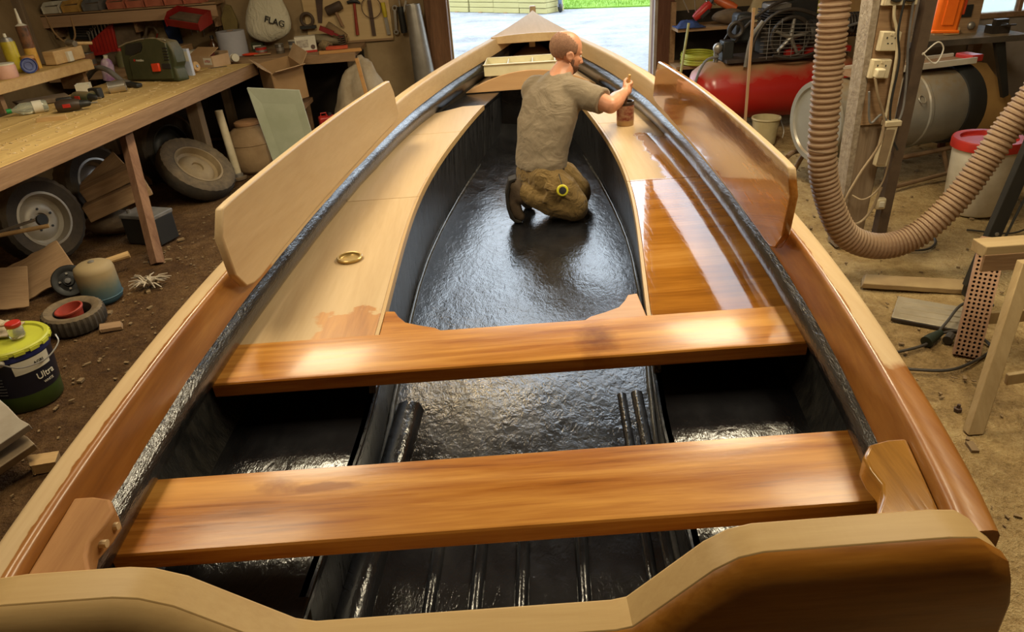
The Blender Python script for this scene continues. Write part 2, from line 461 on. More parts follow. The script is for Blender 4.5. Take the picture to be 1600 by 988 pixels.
for cx_, cy_, rx_, ry_, st_, cc_ in ((.075, -2.235, .07, .10, 1.1, (.11, .022, .004)), (-.665, -2.735, .06, .03, 2.2, (.30, .10, .012)), (-.58, -2.75, .10, .016, 2.2, (.30, .10, .012))):
    # knots and runs in the varnish
    dx_ = m_thw.math('DIVIDE', m_thw.math('SUBTRACT', _sp.outputs[0], cx_), rx_); dy_ = m_thw.math('DIVIDE', m_thw.math('SUBTRACT', _sp.outputs[1], cy_), ry_)
    q_ = m_thw.math('SUBTRACT', 1.0, m_thw.math('ADD', m_thw.math('ADD', m_thw.math('MULTIPLY', dx_, dx_), m_thw.math('MULTIPLY', dy_, dy_)), m_thw.math('MULTIPLY', _nn, 2.2)))
    _base = m_thw.mix(m_thw.math('MULTIPLY', q_, st_ * .55, True), _base, cc_)
m_thw.set(base=_base, rough=m_thw.math('ADD', m_thw.math('MULTIPLY', a, .40), .12), coat=.2, coatr=.14, spec=.28)
m_thw.bump(m_thw.math('ADD', m_thw.math('MULTIPLY', b, .5), m_thw.math('MULTIPLY', m_thw.noise(m_thw.coord('Object', (2, 5, 5)), 6, 3), .8)), .14, .006)
thwart(1.585, 1.788, .08, 'thwart', m_thw.m)['label'] = 'glossy thwart across the seats'
thwart(1.0, 1.216, .075, 'thwart', m_thw.m)['label'] = 'glossy thwart next to the transom'

# side seats: three boards a side
SIN = [(1.5, .385), (1.8, .402), (2.62, .458), (3.1, .47), (3.57, .452), (4.13, .402), (4.6, .345), (4.95, .29), (5.3, .22)]
def sin_(y): return lerp(SIN, y)
def seat(s, y0, y1, mat, trim, chamfer=False):
    n = 14; rings = []; g = .002
    for i in range(n + 1):
        y = y0 + g + (y1 - y0 - 2 * g) * i / n
        a = xc(y) + s * sin_(y); o_ = beam(y) - .068
        if chamfer and y > y1 - .16: o_ -= (y - (y1 - .16)) * .9
        b = xc(y) + s * o_
        rings.append([(a, y, .826), (b, y, .826), (b, y, .845), (a, y, .845)])
    o = MB().ring(rings).build('seat_board', mat, boat, world=True, bev=.002)
    rings = []
    for i in range(n + 1):
        y = y0 + g + (y1 - y0 - 2 * g) * i / n; a = xc(y) + s * (sin_(y) - .001); c = xc(y) + s * (sin_(y) - .012)
        rings.append([(c, y, .815), (a, y, .815), (a, y, .8455), (c, y, .8455)])
    MB().ring(rings).build('edging', trim, o, ang=30).parent = o
    e = o.children[0]
    for v in e.data.vertices: v.co -= BO
    return o
m_seat_raw = wood('seat_bare', RAW1, RAW2, 'y', .6, .45)
def f_stain(t, x, y, z, u, v, n):
    # varnish dabbed at the aft inner corner; object space = world minus the boat's base
    edge = t.math('SUBTRACT', t.math('ADD', -1.95, t.math('MULTIPLY', n, .36)), y)
    return t.math('MINIMUM', edge, t.math('ADD', t.math('SUBTRACT', x, -.745), t.math('MULTIPLY', n, .2)))
m_seat_stain = two_tone('seat_bare_with_varnish_dab', f_stain, 'y', .45, .4, .1)
def f_half(t, x, y, z, u, v, n):
    a = t.math('SUBTRACT', t.math('ADD', -.13, t.math('MULTIPLY', n, .35)), y)
    b = t.math('MAXIMUM', t.math('SUBTRACT', -.87, y), t.math('ADD', t.math('SUBTRACT', x, .565), t.math('MULTIPLY', n, .13)))
    return t.math('MINIMUM', a, b)
m_seat_half = two_tone('seat_half_varnished', f_half, 'y', .45, .07)
m_seat_var = two_tone('seat_varnished', lambda t, x, y, z, u, v, n: t.math('ADD', n, 1.0), 'x', .45, .07)
m_edge = wood('seat_edging', (.40, .25, .11), (.56, .38, .18), 'y', 1, .4)
seat(-1, 1.79, 3.012, m_seat_stain, m_edge)
seat(-1, 3.012, 4.125, m_seat_raw, m_edge)
seat(-1, 4.125, 4.80, m_seat_raw, m_edge, True)
seat(1, 1.79, 3.012, m_seat_var, m_edge)
seat(1, 3.012, 4.08, m_seat_half, m_edge)
seat(1, 4.08, 4.80, m_seat_raw, m_edge, True)
# corner fillets between thwart and seats
for s, mt in ((-1, m_thw.m), (1, wood('fillet_bare', (.50, .27, .13), (.62, .38, .22), 'x', 1, .4))):
    Y0 = 1.79; pts = [(.0, .0), (0, .15), (-.03, .145), (-.045, .11), (-.07, .07), (-.115, .045), (-.16, .025), (-.185, .0)]
    poly = [(xc(Y0) + s * (.388 + p[0]), Y0 + p[1]) for p in pts]
    MB().prism(poly, .826, .8452).build('corner_fillet', mt, boat, world=True, bev=.003)

# seat fronts, sole, aft side lockers, ribs: all black
for s in (-1, 1):
    rings = []
    for y in stations(1.0, 5.45, 50):
        a = xc(y) + s * (sin_(y) + .006); c = xc(y) + s * (sin_(y) + .03)
        zt = .824 if y > 1.79 else .70
        rings.append([(a, y, zt), (a + s * .02, y, zt), (c + s * .02, y, .42), (c, y, .42)])
    MB().ring(rings).build('seat_front', BLACKV, boat, world=True, ang=50)
    MB().tube([(xc(y) + s * (sin_(y) + .018), y, .474) for y in stations(1.0, 4.9, 40)], .010, 6).rough(.003, 25).build('sole_fillet', M_FIL, boat, world=True, ang=80)
    rings = []
    for y in stations(.80, 1.80, 12):
        a = xc(y) + s * (sin_(max(y, 1.5)) + .004); b = xc(y) + s * (beam(y) - .07)
        rings.append([(a, y, .67), (b, y, .67), (b, y, .70), (a, y, .70)])
    MB().ring(rings).build('aft_side_locker', BLACK, boat, world=True, bev=.008)
    MB().tube([(xc(y) + s * (beam(y) - .078), y, .704) for y in stations(.82, 1.8, 12)], .017, 8).build('fillet', BLACKS, boat, world=True, ang=80)
    rings = []
    for y in stations(4.80, 5.5, 10):
        a = xc(y) + s * sin_(y); b = xc(y) + s * (beam(y) - .07)
        rings.append([(a, y, .80), (b, y, .80), (b, y, .83), (a, y, .83)])
    MB().ring(rings).build('fore_side_shelf', BLACK, boat, world=True, bev=.006)
    for r_, w in (((.375, .05),) if s < 0 else ((.335, .018), (.385, .024))):
        pts = [(xc(y) + s * r_, y, .455) for y in stations(.78, 1.95, 14)]
        MB().tube(pts, w, 8).build('bilge_rib', BLACK, boat, world=True, ang=60)
rings = []
for y in stations(.76, 5.6, 60):
    w = sin_(y) + .03
    rings.append([(xc(y) + k * w, y, .452 + .022 * abs(k) ** 3 + (.05 * max(0, y - 4.3) ** 1.5)) for k in stations(-1, 1, 12)])
MB().ring(rings, False).build('sole', BLACK, boat, world=True, ang=70)
for k in (-.2, -.09, .02, .17):
    MB().tube([(xc(y) + k, y, .452) for y in stations(.78, 1.35, 8)], .018, 8).build('bilge_rib', BLACK, boat, world=True, ang=60)
MB().box((xc(5.55), 5.55, .64), (.9, .02, .38)).build('bow_bulkhead', BLACK, boat, world=True)

# arched fore deck with its facing board
HB = lambda y: beam(y) - .07
ya = 5.27
poly = [(xc(ya) - HB(ya), .835)] + [(xc(ya) + k * HB(ya), .84 + .125 * (1 - k * k)) for k in stations(-1, 1, 24)] + [(xc(ya) + HB(ya), .835)]
MB().prism(poly, ya, ya + .022, 'y').build('arched_facing', wood('facing_wood', (.46, .25, .11), (.62, .38, .19), 'x', .7, .4), boat, world=True, bev=.002)
m_deck = wood('deck_bare', (.54, .38, .24), (.68, .50, .34), 'y', .6, .75, spec=.1)
rings = []
for y in stations(ya + .01, 6.85, 16):
    h = max(HB(y), .01); z0 = .10 * max(0, (y - 5.27)) / 1.6
    rings.append([(xc(y) + k * h, y, .842 + z0 + .055 * (1 - k * k) * min(1, h / .5)) for k in stations(-1, 1, 14)])
MB().ring(rings, False).build('fore_deck', m_deck, boat, world=True, ang=70)
# bow deck, breast board, stem
rings = []
for y in stations(6.0, 7.26, 14):
    h = max(beam(y) - .012, .006)
    rings.append([(xc(y) + k * h, y, sheer(y) + .006 + .012 * (1 - k * k)) for k in stations(-1, 1, 10)] + [(xc(y) + k * h, y, sheer(y) - .02) for k in (1, -1)])
MB().ring(rings).build('bow_deck', m_deck, boat, world=True, ang=40, bev=.002)
poly = [(xc(6) - beam(6) + .03, sheer(6) - .045), (xc(6) + beam(6) - .03, sheer(6) - .045)] + [(xc(6) + k * (beam(6) - .02), sheer(6) + .008 + .014 * (1 - k * k)) for k in stations(1, -1, 12)]
MB().prism(poly, 5.975, 6.0, 'y').build('breast_board', m_splash_raw, boat, world=True, bev=.004)
MB().box((xc(6.3), 6.3, 1.05), (.05, .05, .14)).build('deck_post', m_splash_raw, boat, world=True, bev=.003)
MB().prism([(7.235, .55), (7.27, .42), (7.34, .42), (7.345, 1.188), (7.335, 1.205), (7.275, 1.205), (7.262, 1.188)], xc(7.3) - .028, xc(7.3) + .028, 'x').build('stem_post', m_splash_raw, boat, world=True, bev=.006)
MB().prism([(.8, .30), (6.7, .30), (7.2, .5), (7.2, .55), (6.6, .40), (.8, .38)], -.022, .022, 'x').xf(Matrix(((1, .073, 0, -.13), (0, 1, 0, 0), (0, 0, 1, 0), (0, 0, 0, 1)))).build('keel', m_outer, boat, world=True)

# transom with a low middle and raised shoulders
def f_tr(t, x, y, z, u, v, n):
    a = t.math('SUBTRACT', t.math('ADD', -3.185, t.math('MULTIPLY', n, .02)), y)
    right = t.math('ADD', x, t.math('MULTIPLY', n, .1))
    return t.math('MINIMUM', a, right)
RAW1, RAW2, _k1, _k2 = (.40, .25, .10), (.54, .37, .17), RAW1, RAW2
m_tr = two_tone('transom_wood', f_tr, 'x', .4, .25, .3)
X0 = xc(.74)
def tr_poly(h):
    L = [(-h, .80), (-h, .97), (-h + .012, 1.02), (-h + .05, 1.048), (-h + .09, 1.052), (-.52, 1.052), (-.485, 1.046), (-.44, 1.025), (-.30, .915), (-.27, .905), (.20, .905), (.225, .91), (.34, 1.02), (.375, 1.042), (.41, 1.05), (h - .09, 1.052), (h - .05, 1.048), (h - .012, 1.02), (h, .97), (h, .80), (h * .93, .66), (h * .6, .42), (.0, .32), (-h * .6, .42), (-h * .93, .66)]
    return [(X0 + a, b) for a, b in L]
rings = [[(px, y, pz) for px, pz in tr_poly(.765)] for y in (.775, .715)]
MB().ring(rings).build('transom', m_tr, boat, world=True, bev=.004, seg=2, ang=32)
# outer doubling of the transom, dark varnished
def tr_out(h, d):
    L = tr_poly(h); return [(a, b - d if b > .85 else b) for a, b in L]
rings = [[(px, y, pz) for px, pz in tr_out(h, d)] for y, h, d in ((.716, .768, .001), (.700, .770, .006), (.684, .768, .024), (.678, .760, .036))]
m_tr2 = two_tone('transom_doubling_wood', lambda t, x, y, z, u, v, n: t.math('ADD', t.math('ADD', t.math('MULTIPLY', n, .5), .15), x), 'x', .4, .28, .25)
MB().ring(rings).build('transom_doubling', m_tr2, boat, world=True, ang=32)
RAW1, RAW2 = _k1, _k2
# quarter knees
m_knee = wood('knee_varnished', (.16, .065, .01), (.42, .20, .035), 'y', 1.6, .14, .3)
m_knee2 = wood('knee_bare', (.22, .09, .025), (.40, .20, .07), 'y', 1.6, .65, .0)
m_knee2.node_tree.nodes['Principled BSDF'].inputs['Specular IOR Level'].default_value = .2
for s, mt in ((-1, m_knee2), (1, m_knee)):
    ins = .07
    pts = [(.0, .79), (.0, .985), (-.035, .985), (-.07, .975), (-.088, .945), (-.085, .91), (-.075, .875), (-.082, .845), (-.105, .80), (-.12, .785)]
    poly = [(xc(y) + s * (beam(y) - ins + dx), y) for dx, y in pts]
    k = MB().prism(poly, .965, 1.012).build('quarter_knee', mt, boat, world=True, bev=.006, seg=3)
    if s < 0:
        for dx, y in ((-.082, .93), (-.078, .89)):
            q = MB().cyl((xc(y) + s * (beam(y) - ins + dx), y, .988), (xc(y) + s * (beam(y) - ins + dx - .012), y, .988), .007, n=10)
            p = q.build('wooden_plug', m_splash_raw, k); 
            for v in p.data.vertices: v.co -= BO

# ------------------------------------------------------------------ the man kneeling in the boat
PO = Vector((.22, 3.70, .455))
man = thing('person', 'man kneeling in the boat, in olive t-shirt and brown work trousers, holding a brush', 'person', PO)
def remesh(vox, it=6, fac=.5, disp=None):
    def f(o):
        m = o.modifiers.new('remesh', 'REMESH'); m.mode = 'VOXEL'; m.voxel_size = vox; m.use_smooth_shade = True
        s = o.modifiers.new('smooth', 'SMOOTH'); s.factor = fac; s.iterations = it
        if disp:
            tx = bpy.data.textures.new('folds', 'CLOUDS'); tx.noise_scale = disp[1]; tx.noise_depth = 2
            d = o.modifiers.new('folds', 'DISPLACE'); d.texture = tx; d.strength = disp[0]; d.mid_level = .5
    return f
def limb(mb, pts, rs, n=14):
    for p, r in zip(pts, rs): mb.ell(p, r, nu=n, nv=8)
    mb.tube(pts, rs, n)
    return mb
def loft(mb, secs, n=22):
    rings = []
    for c, w, d, (wx, wy) in secs:
        W = Vector((wx, wy, 0)).normalized(); D = Vector((-W.y, W.x, 0)); c = Vector(c)
        rings.append([c + W * w * math.cos(2 * PI * k / n) + D * d * math.sin(2 * PI * k / n) for k in range(n)])
    return mb.ring(rings)
m_skin = paint('skin', (.66, .33, .20), (.52, .22, .12), .45, 0, 14, .8, .08, 90)
def m_cloth(name, c, c2, st, sc=5.0, rough=.85, bstr=.6):
    t = NT(name); v = t.coord('Object', st)
    a = t.noise(v, sc, 3, .55, 1.5); b = t.noise(t.coord('Object'), 220, 2)
    t.set(base=t.mix(t.noise(t.coord('Object'), 6, 5, .65), c, c2), rough=rough, sheen=.15, spec=.2)
    t.bump(t.math('ADD', a, t.math('MULTIPLY', b, .06)), bstr, .03)
    return t.m
# --- body: head, neck, torso, arms and hands in one skin
HM = Matrix.Translation((.388, 3.95, 1.262)) @ Matrix.Rotation(rad(16), 4, 'Z') @ Matrix.Rotation(rad(16), 4, 'Y')
hd = MB()
hd.ell((-.012, 0, .028), (.088, .070, .078), nu=24, nv=16)          # skull
hd.ell((.028, 0, -.03), (.052, .056, .066), nu=20, nv=12)           # face
hd.ell((.042, 0, -.078), (.034, .038, .026))                         # jaw, chin
hd.ell((.060, 0, .012), (.022, .045, .014))                          # brow
hd.tube([(.074, 0, .006), (.086, 0, -.018), (.097, 0, -.032), (.080, 0, -.040)], [.007, .010, .012, .008], 8)  # nose
hd.ell((.082, .009, -.036), (.010, .007, .007)); hd.ell((.082, -.009, -.036), (.010, .007, .007))
hd.ell((.076, 0, -.060), (.010, .020, .006)); hd.ell((.075, 0, -.068), (.010, .018, .006))     # lips
for s in (-1, 1):
    hd.ell((.052, s * .034, -.022), (.022, .016, .016))              # cheeks
    hd.torus((-.006, s * .071, -.012), .017, .006, (PI / 2, 0, 0), 18, 8)   # ears
    hd.ell((-.006, s * .069, -.014), (.015, .005, .022)); hd.ell((.0, s * .068, -.034), (.008, .005, .009))
hd.xf(HM)
bd = MB(); bd.add(hd.v, hd.f)
limb(bd, [(.385, 3.945, 1.20), (.355, 3.92, 1.165), (.33, 3.89, 1.12)], [.052, .058, .07])
loft(bd, [((.25, 3.80, .80), .12, .09, (.5, -.8)), ((.27, 3.83, .95), .14, .095, (.65, -.75)), ((.30, 3.87, 1.08), .145, .085, (.72, -.7)), ((.33, 3.89, 1.14), .08, .06, (.74, -.67))])
SH, EL, WR = (.435, 3.79, 1.085), (.575, 3.665, 1.035), (.672, 3.845, 1.052)
limb(bd, [SH, (.505, 3.725, 1.06), EL], [.052, .048, .042]); limb(bd, [EL, (.618, 3.74, 1.044), (.655, 3.81, 1.05), WR], [.042, .043, .031, .026])
limb(bd, [(.2, 3.99, 1.09), (.31, 4.09, .95)], [.05, .042]); limb(bd, [(.31, 4.09, .95), (.305, 4.06, .87), (.30, 4.02, .80)], [.042, .038, .026])
# right hand: palm, thumb and four fingers closed on the brush handle
B0, B1 = Vector((.706, 3.950, 1.000)), Vector((.716, 3.903, 1.140))
bax = (B1 - B0).normalized()
limb(bd, [WR, (.690, 3.868, 1.058), (.699, 3.884, 1.062)], [.026, .027, .022])
bd.ell((.690, 3.872, 1.062), (.022, .026, .034), (0, 0, rad(30)))
pu = (Vector((.690, 3.872, 1.062)) - (B0 + bax * .065)); pu = (pu - bax * pu.dot(bax)).normalized(); pv = bax.cross(pu)
for k, ln in enumerate((3.6, 4.1, 3.9, 3.2)):                        # index on top ... little finger below
    h = .098 - k * .0175; c = B0 + bax * h; pts = []
    for q in range(8):
        a = -.55 + ln * q / 7.0; R_ = .030 - .0125 * min(1, q / 3.0)
        pts.append(c + (pu * math.cos(a) + pv * math.sin(a)) * R_)
    bd.tube(pts, [.0098, .0096, .0094, .0092, .0088, .0084, .0078, .0066], 8)
c = B0 + bax * .10
limb(bd, [c + pu * .034 - pv * .004 - bax * .03, c + pu * .026 - pv * .017 - bax * .008, c + pu * .006 - pv * .0205 + bax * .006, c - pu * .012 - pv * .014 + bax * .01], [.013, .011, .0095, .008], 10)
# left hand resting on the thigh
bd.ell((.298, 3.995, .775), (.026, .034, .02), (rad(40), 0, 0))
for k in range(4):
    s = k - 1.5; p = Vector((.298, 3.968, .755)) + Vector((.9, .1, .1)).normalized() * s * .015
    bd.tube([p, p + Vector((.002, -.022, -.012)), p + Vector((.003, -.034 - (k in (1, 2)) * .006, -.03)), p + Vector((.003, -.036 - (k in (1, 2)) * .008, -.048))], [.0095, .009, .0085, .007], 8)
bd.tube([(.318, 4.0, .775), (.338, 3.98, .755), (.344, 3.962, .735)], [.012, .0105, .008], 8)
bd.build('body', m_skin, man, world=True, mods=remesh(.0048, 3, .5), ang=180, fix=True)
# --- hair, beard, eyes
def cap(c, r, keep, name, mat, th=1.0):
    nu, nv = 40, 28; mb = MB(); idx = {}; V = []; F = []
    for i in range(nv + 1):
        for j in range(nu):
            a = PI * i / nv; b = 2 * PI * j / nu
            V.append(Vector((c[0] + r[0] * math.sin(a) * math.cos(b), c[1] + r[1] * math.sin(a) * math.sin(b), c[2] - r[2] * math.cos(a))))
    for i in range(nv):
        for j in range(nu):
            q = (i * nu + j, i * nu + (j + 1) % nu, (i + 1) * nu + (j + 1) % nu, (i + 1) * nu + j)
            m = sum((V[k] for k in q), Vector()) / 4
            if keep(m): F.append(q)
    mb.add([HM @ p for p in V], F)
    o = mb.build(name, mat, man, world=True, ang=180)
    bm = bmesh.new(); bm.from_mesh(o.data); bmesh.ops.delete(bm, geom=[v for v in bm.verts if not v.link_faces], context='VERTS'); bm.to_mesh(o.data); bm.free()
    s = o.modifiers.new('thickness', 'SOLIDIFY'); s.thickness = .003; s.offset = 0
    return o
m_hair = paint('cropped_hair', (.36, .19, .11), (.22, .11, .065), .8, 0, 90, .6, .5, 220)
m_beard = paint('short_beard', (.17, .07, .03), (.08, .035, .02), .8, 0, 120, .6, .6, 240)
cap((-.012, 0, .028), (.0890, .0710, .079), lambda p: p.x < .022 - max(0, p.z - .05) * 1.6 and p.z < .088 and p.z > -.035 and not (p.x > -.03 and p.z < .002) , 'hair', m_hair)
cap((.030, 0, -.046), (.053, .0565, .066), lambda p: p.z < -.052 and p.x > -.004 or (p.z < -.012 and abs(p.y) > .044 and -.004 < p.x < .03), 'beard', m_beard)
for s in (-1, 1):
    MB().ell((.068, s * .026, -.004), .009).xf(HM).build('eye', paint('eye_white', (.8, .76, .72), None, .2), man, world=True)
# --- clothes
m_shirt = m_cloth('olive_tshirt', (.27, .215, .145), (.19, .145, .095), (1.6, 1.6, 2.4), 3.2, .9, .6)
m_trs = m_cloth('brown_work_trousers', (.25, .165, .06), (.13, .078, .026), (3, 3, 3), 4, .85, .7)
sh = MB()
loft(sh, [((.212, 3.755, .725), .168, .128, (.35, -.9)), ((.216, 3.76, .76), .170, .130, (.4, -.9)), ((.235, 3.785, .85), .170, .128, (.55, -.83)), ((.262, 3.82, .95), .182, .130, (.65, -.75)), ((.293, 3.86, 1.05), .182, .118, (.72, -.69)), ((.312, 3.88, 1.11), .155, .098, (.74, -.67)), ((.330, 3.895, 1.155), .088, .074, (.74, -.67)), ((.342, 3.905, 1.178), .064, .060, (.74, -.67))])
limb(sh, [(.395, 3.815, 1.075), (.455, 3.77, 1.072)], [.085, .074]); sh.tube([(.44, 3.785, 1.075), (.49, 3.738, 1.062), (.542, 3.692, 1.047)], [.076, .072, .067], 16)
limb(sh, [(.225, 3.965, 1.08), (.205, 3.985, 1.07)], [.08, .072]); sh.tube([(.2, 3.985, 1.07), (.285, 4.07, .975)], [.072, .064], 16)
shirt = sh.build('t_shirt', m_shirt, man, world=True, mods=remesh(.007, 4, .5, (.018, .11)), ang=180)
tr = MB()
loft(tr, [((.20, 3.74, .63), .145, .12, (.3, -.95)), ((.21, 3.75, .70), .158, .125, (.35, -.93)), ((.215, 3.755, .77), .152, .115, (.4, -.9))])
limb(tr, [(.225, 3.66, .68), (.31, 3.61, .62), (.372, 3.585, .555)], [.095, .092, .075]); limb(tr, [(.372, 3.585, .535), (.25, 3.60, .56), (.15, 3.62, .60), (.105, 3.635, .62)], [.076, .068, .052, .046])
limb(tr, [(.225, 3.84, .68), (.34, 3.83, .62), (.415, 3.80, .555)], [.095, .09, .075]); limb(tr, [(.415, 3.80, .535), (.28, 3.82, .56), (.17, 3.84, .61)], [.076, .068, .05])
tr.box((.275, 3.555, .60), (.12, .05, .085), (0, rad(28), 0))
trousers = tr.build('trousers', m_trs, man, world=True, mods=remesh(.0065, 2, .5, (.010, .045)), ang=180)
MB().box((.262, 3.545, .655), (.10, .022, .035), (rad(-20), rad(28), 0)).build('pocket_flap', m_trs, trousers, bev=.006)
for v in trousers.children[0].data.vertices: v.co -= PO
m_boot = paint('worn_boot', (.10, .065, .035), (.05, .03, .018), .8, 0, 12, .6, .3, 60); m_sole = paint('boot_sole', (.03, .022, .016), (.015, .012, .01), .8)
for bx, by in ((.062, 3.635), (.13, 3.845)):
    b = MB(); limb(b, [(bx + .02, by, .60), (bx, by, .66)], [.046, .04]); limb(b, [(bx, by, .66), (bx - .012, by, .57), (bx + .002, by, .51)], [.036, .038, .036]); limb(b, [(bx + .002, by, .51), (bx + .02, by, .488)], [.034, .03])
    bo = b.build('boot', m_boot, man, world=True, mods=remesh(.006, 3), ang=180)
    s = MB(); pr = [(bx + .012, .712), (bx - .03, .70), (bx - .052, .62), (bx - .05, .55), (bx - .035, .49), (bx - .01, .462), (bx + .022, .458), (bx + .03, .466), (bx - .008, .482), (bx - .032, .54), (bx - .034, .62), (bx - .018, .685), (bx + .012, .698)]
    s.prism(pr, by - .036, by + .036, 'y'); so = s.build('boot_sole', m_sole, bo, bev=.004)
    for v in so.data.vertices: v.co -= PO
# tape measure clipped to the pocket
tm = thing('tape_measure', 'yellow and black tape measure clipped to the trouser pocket', 'tape measure', (.305, 3.515, .655), (rad(-18), 0, 0))
MB().lathe([(.001, -.016), (.026, -.016), (.030, -.012), (.030, .012), (.026, .016), (.001, .016)], 24, rot=(PI / 2, 0, 0)).build('casing', paint('tape_yellow', (.75, .68, .04), (.55, .5, .03), .4), tm)
MB().lathe([(.001, .0), (.018, .0), (.019, .004), (.001, .006)], 20, (0, -.015, 0), (PI / 2, 0, 0)).build('centre_label', paint('tape_black', (.03, .03, .03), None, .4), tm)
MB().tube([(0, .0, .028), (-.004, .008, .05), (-.012, .02, .085)], .003, 6).build('belt_loop', MATS['tape_black'], tm)
# paint brush in the hand
br = thing('paint_brush', 'wooden handled paint brush with dark wet bristles in the man\'s hand', 'brush', B0)
MB().tube([bax * .035, bax * .07, bax * .11, bax * .142], [.0085, .0075, .008, .006], 10).build('handle', wood('brush_handle_wood', (.5, .28, .09), (.66, .42, .16), 'z', 3, .35), br)
MB().tube([bax * .008, bax * .04], [.017, .014], 10, flat=.5).build('ferrule', paint('brush_ferrule', (.30, .16, .07), (.18, .09, .04), .4, .6), br)
MB().tube([bax * -.028, bax * -.006, bax * .012], [.011, .018, .017], 10, flat=.45).build('bristles', paint('wet_bristles', (.09, .035, .012), (.05, .02, .01), .35), br)
# varnish can on the seat, can lid, divided tray
can = thing('varnish_can', 'open round varnish can with a worn red brown label standing on the seat', 'paint can', (.713, 4.01, .8455))
MB().lathe([(.001, .0), (.047, .0), (.048, .003), (.048, .03)], 28).build('tin_base', paint('can_bare', (.52, .36, .19), (.36, .22, .10), .35, .5), can)
MB().lathe([(.0482, .03), (.0482, .112), (.0478, .112), (.0478, .03), (.0482, .03)], 28, caps=False).build('can_label', paint('can_label_print', (.22, .035, .018), (.42, .25, .15), .5, 0, 30, .35, stretch=(1, 1, 1.6)), can)
MB().lathe([(.048, .112), (.0485, .128), (.046, .132), (.040, .130), (.040, .122), (.044, .120), (.044, .004), (.001, .004)], 28, caps=False).build('rim', paint('can_dark_rim', (.10, .06, .04), (.05, .035, .03), .35, .5), can)
MB().lathe([(.001, .08), (.0438, .08)], 24, caps=False).build('varnish', paint('liquid_varnish', (.10, .03, .006), None, .05), can)
lid = thing('can_lid', 'round gold coloured tin lid lying on the bare seat board', 'lid', (-.567, 2.364, .8455))
MB().lathe([(.001, .002), (.034, .002), (.036, .004)], 32, caps=False).build('lid_disc', paint('gold_tin', (.48, .34, .12), (.36, .24, .08), .35, .5), lid)
MB().lathe([(.034, .0), (.044, .0), (.0465, .004), (.0465, .010), (.043, .013), (.038, .012), (.036, .004), (.034, .0)], 32, caps=False).build('lid_rim', MATS['gold_tin'], lid)
tray = thing('divided_tray', 'cream plastic tray with dividers standing on the arched fore deck', 'tray', (.195, 5.52, .922), (0, 0, rad(-4)))
m_tray = paint('cream_plastic', (.72, .66, .44), (.6, .54, .34), .35, 0, 5, .4)
MB().box((0, 0, .004), (.50, .30, .008)).build('tray_floor', m_tray, tray)
for dx, dy, sx, sy in ((0, -.15, .52, .008), (0, .15, .52, .008), (-.255, 0, .008, .30), (.255, 0, .008, .30)):
    MB().box((dx, dy, .04), (sx, sy, .08)).build('tray_wall', m_tray, tray, bev=.003)
    MB().box((dx, dy * 1.03, .08), (sx + .012 * (sx > .1), sy + .01, .007)).build('tray_lip', m_tray, tray, bev=.002)
for dx in (-.09, .09): MB().box((dx, 0, .038), (.006, .29, .066)).build('divider', paint('white_divider', (.8, .8, .76), (.7, .7, .66), .4), tray)

# ------------------------------------------------------------------ left side of the shed: workbench and what lies on, above and under it
def one(name, label, cat, mb, mat, loc, rot=(0, 0, 0), group=None, bev=0, **k):
    return tag(mb.build(name, mat, None, loc, rot, bev, **k), label, cat, group)
def text(txt, size, mat, parent, loc, rot, name='lettering', depth=.001, bend=None):
    c = bpy.data.curves.new(name, 'FONT'); c.body = txt; c.size = size; c.align_x = 'CENTER'; c.align_y = 'CENTER'; c.extrude = depth
    o = bpy.data.objects.new(name, c); COL.objects.link(o)
    me = bpy.data.meshes.new_from_object(o.evaluated_get(bpy.context.evaluated_depsgraph_get()))
    bpy.data.objects.remove(o); me.name = name
    if bend:
        for v in me.vertices:
            a = v.co.x / bend; r = bend + v.co.z
            v.co = Vector((r * math.sin(a), v.co.y, r * math.cos(a) - bend))
    q = bpy.data.objects.new(name, me); COL.objects.link(q); me.materials.append(mat)
    q.parent = parent; q.location = loc; q.rotation_euler = rot
    return q
W_BENCH = wood('bench_top_wood', (.34, .20, .06), (.66, .46, .18), 'y', .7, .8, bump=.2)
W_OLD = wood('old_board', (.16, .085, .04), (.36, .22, .12), 'y', 1.2, .8, bump=.25)
W_OLDX = wood('old_board_across', (.18, .10, .05), (.40, .26, .14), 'x', 1.2, .8, bump=.25)
W_POST = wood('grey_post', (.15, .10, .06), (.36, .27, .18), 'z', 1.0, .85, bump=.3)
W_LIGHT = wood('offcut_wood', (.42, .25, .10), (.62, .42, .20), 'x', 1.5, .7)
W_ORANGE = wood('orange_wood', (.42, .20, .06), (.58, .32, .12), 'x', 1.5, .6)
RUBBER = paint('tyre_rubber', (.055, .042, .028), (.025, .02, .016), .85, 0, 6, .6, .3, 40, dust=.5)
STEEL = paint('dull_steel', (.42, .40, .36), (.26, .23, .2), .4, .7, 9, .7)
RIM = paint('painted_rim', (.50, .47, .40), (.34, .28, .2), .45, .25, 5, .7)
BLK = paint('black_plastic', (.022, .022, .02), (.012, .012, .012), .5, 0, 5, .5)
RED = paint('red_plastic', (.50, .03, .018), (.33, .015, .012), .4)
GREEN = paint('dark_green_plastic', (.045, .055, .02), (.025, .032, .012), .55, 0, 6, .7, dust=.6)
CARD = paint('cardboard', (.42, .26, .12), (.33, .19, .085), .85, 0, 3, .5)
WHITEP = paint('white_paint', (.72, .68, .58), (.55, .5, .4), .5)
GREY = paint('grey_plastic', (.22, .21, .2), (.12, .115, .11), .5)
DUSTY = paint('dusty_junk', (.20, .14, .085), (.09, .06, .035), .9, 0, 9, .7, .4, 30)
YEL = paint('yellow_paint', (.62, .50, .03), (.42, .32, .02), .4)
BLUE = paint('blue_plastic', (.05, .08, .28), (.03, .04, .16), .45)

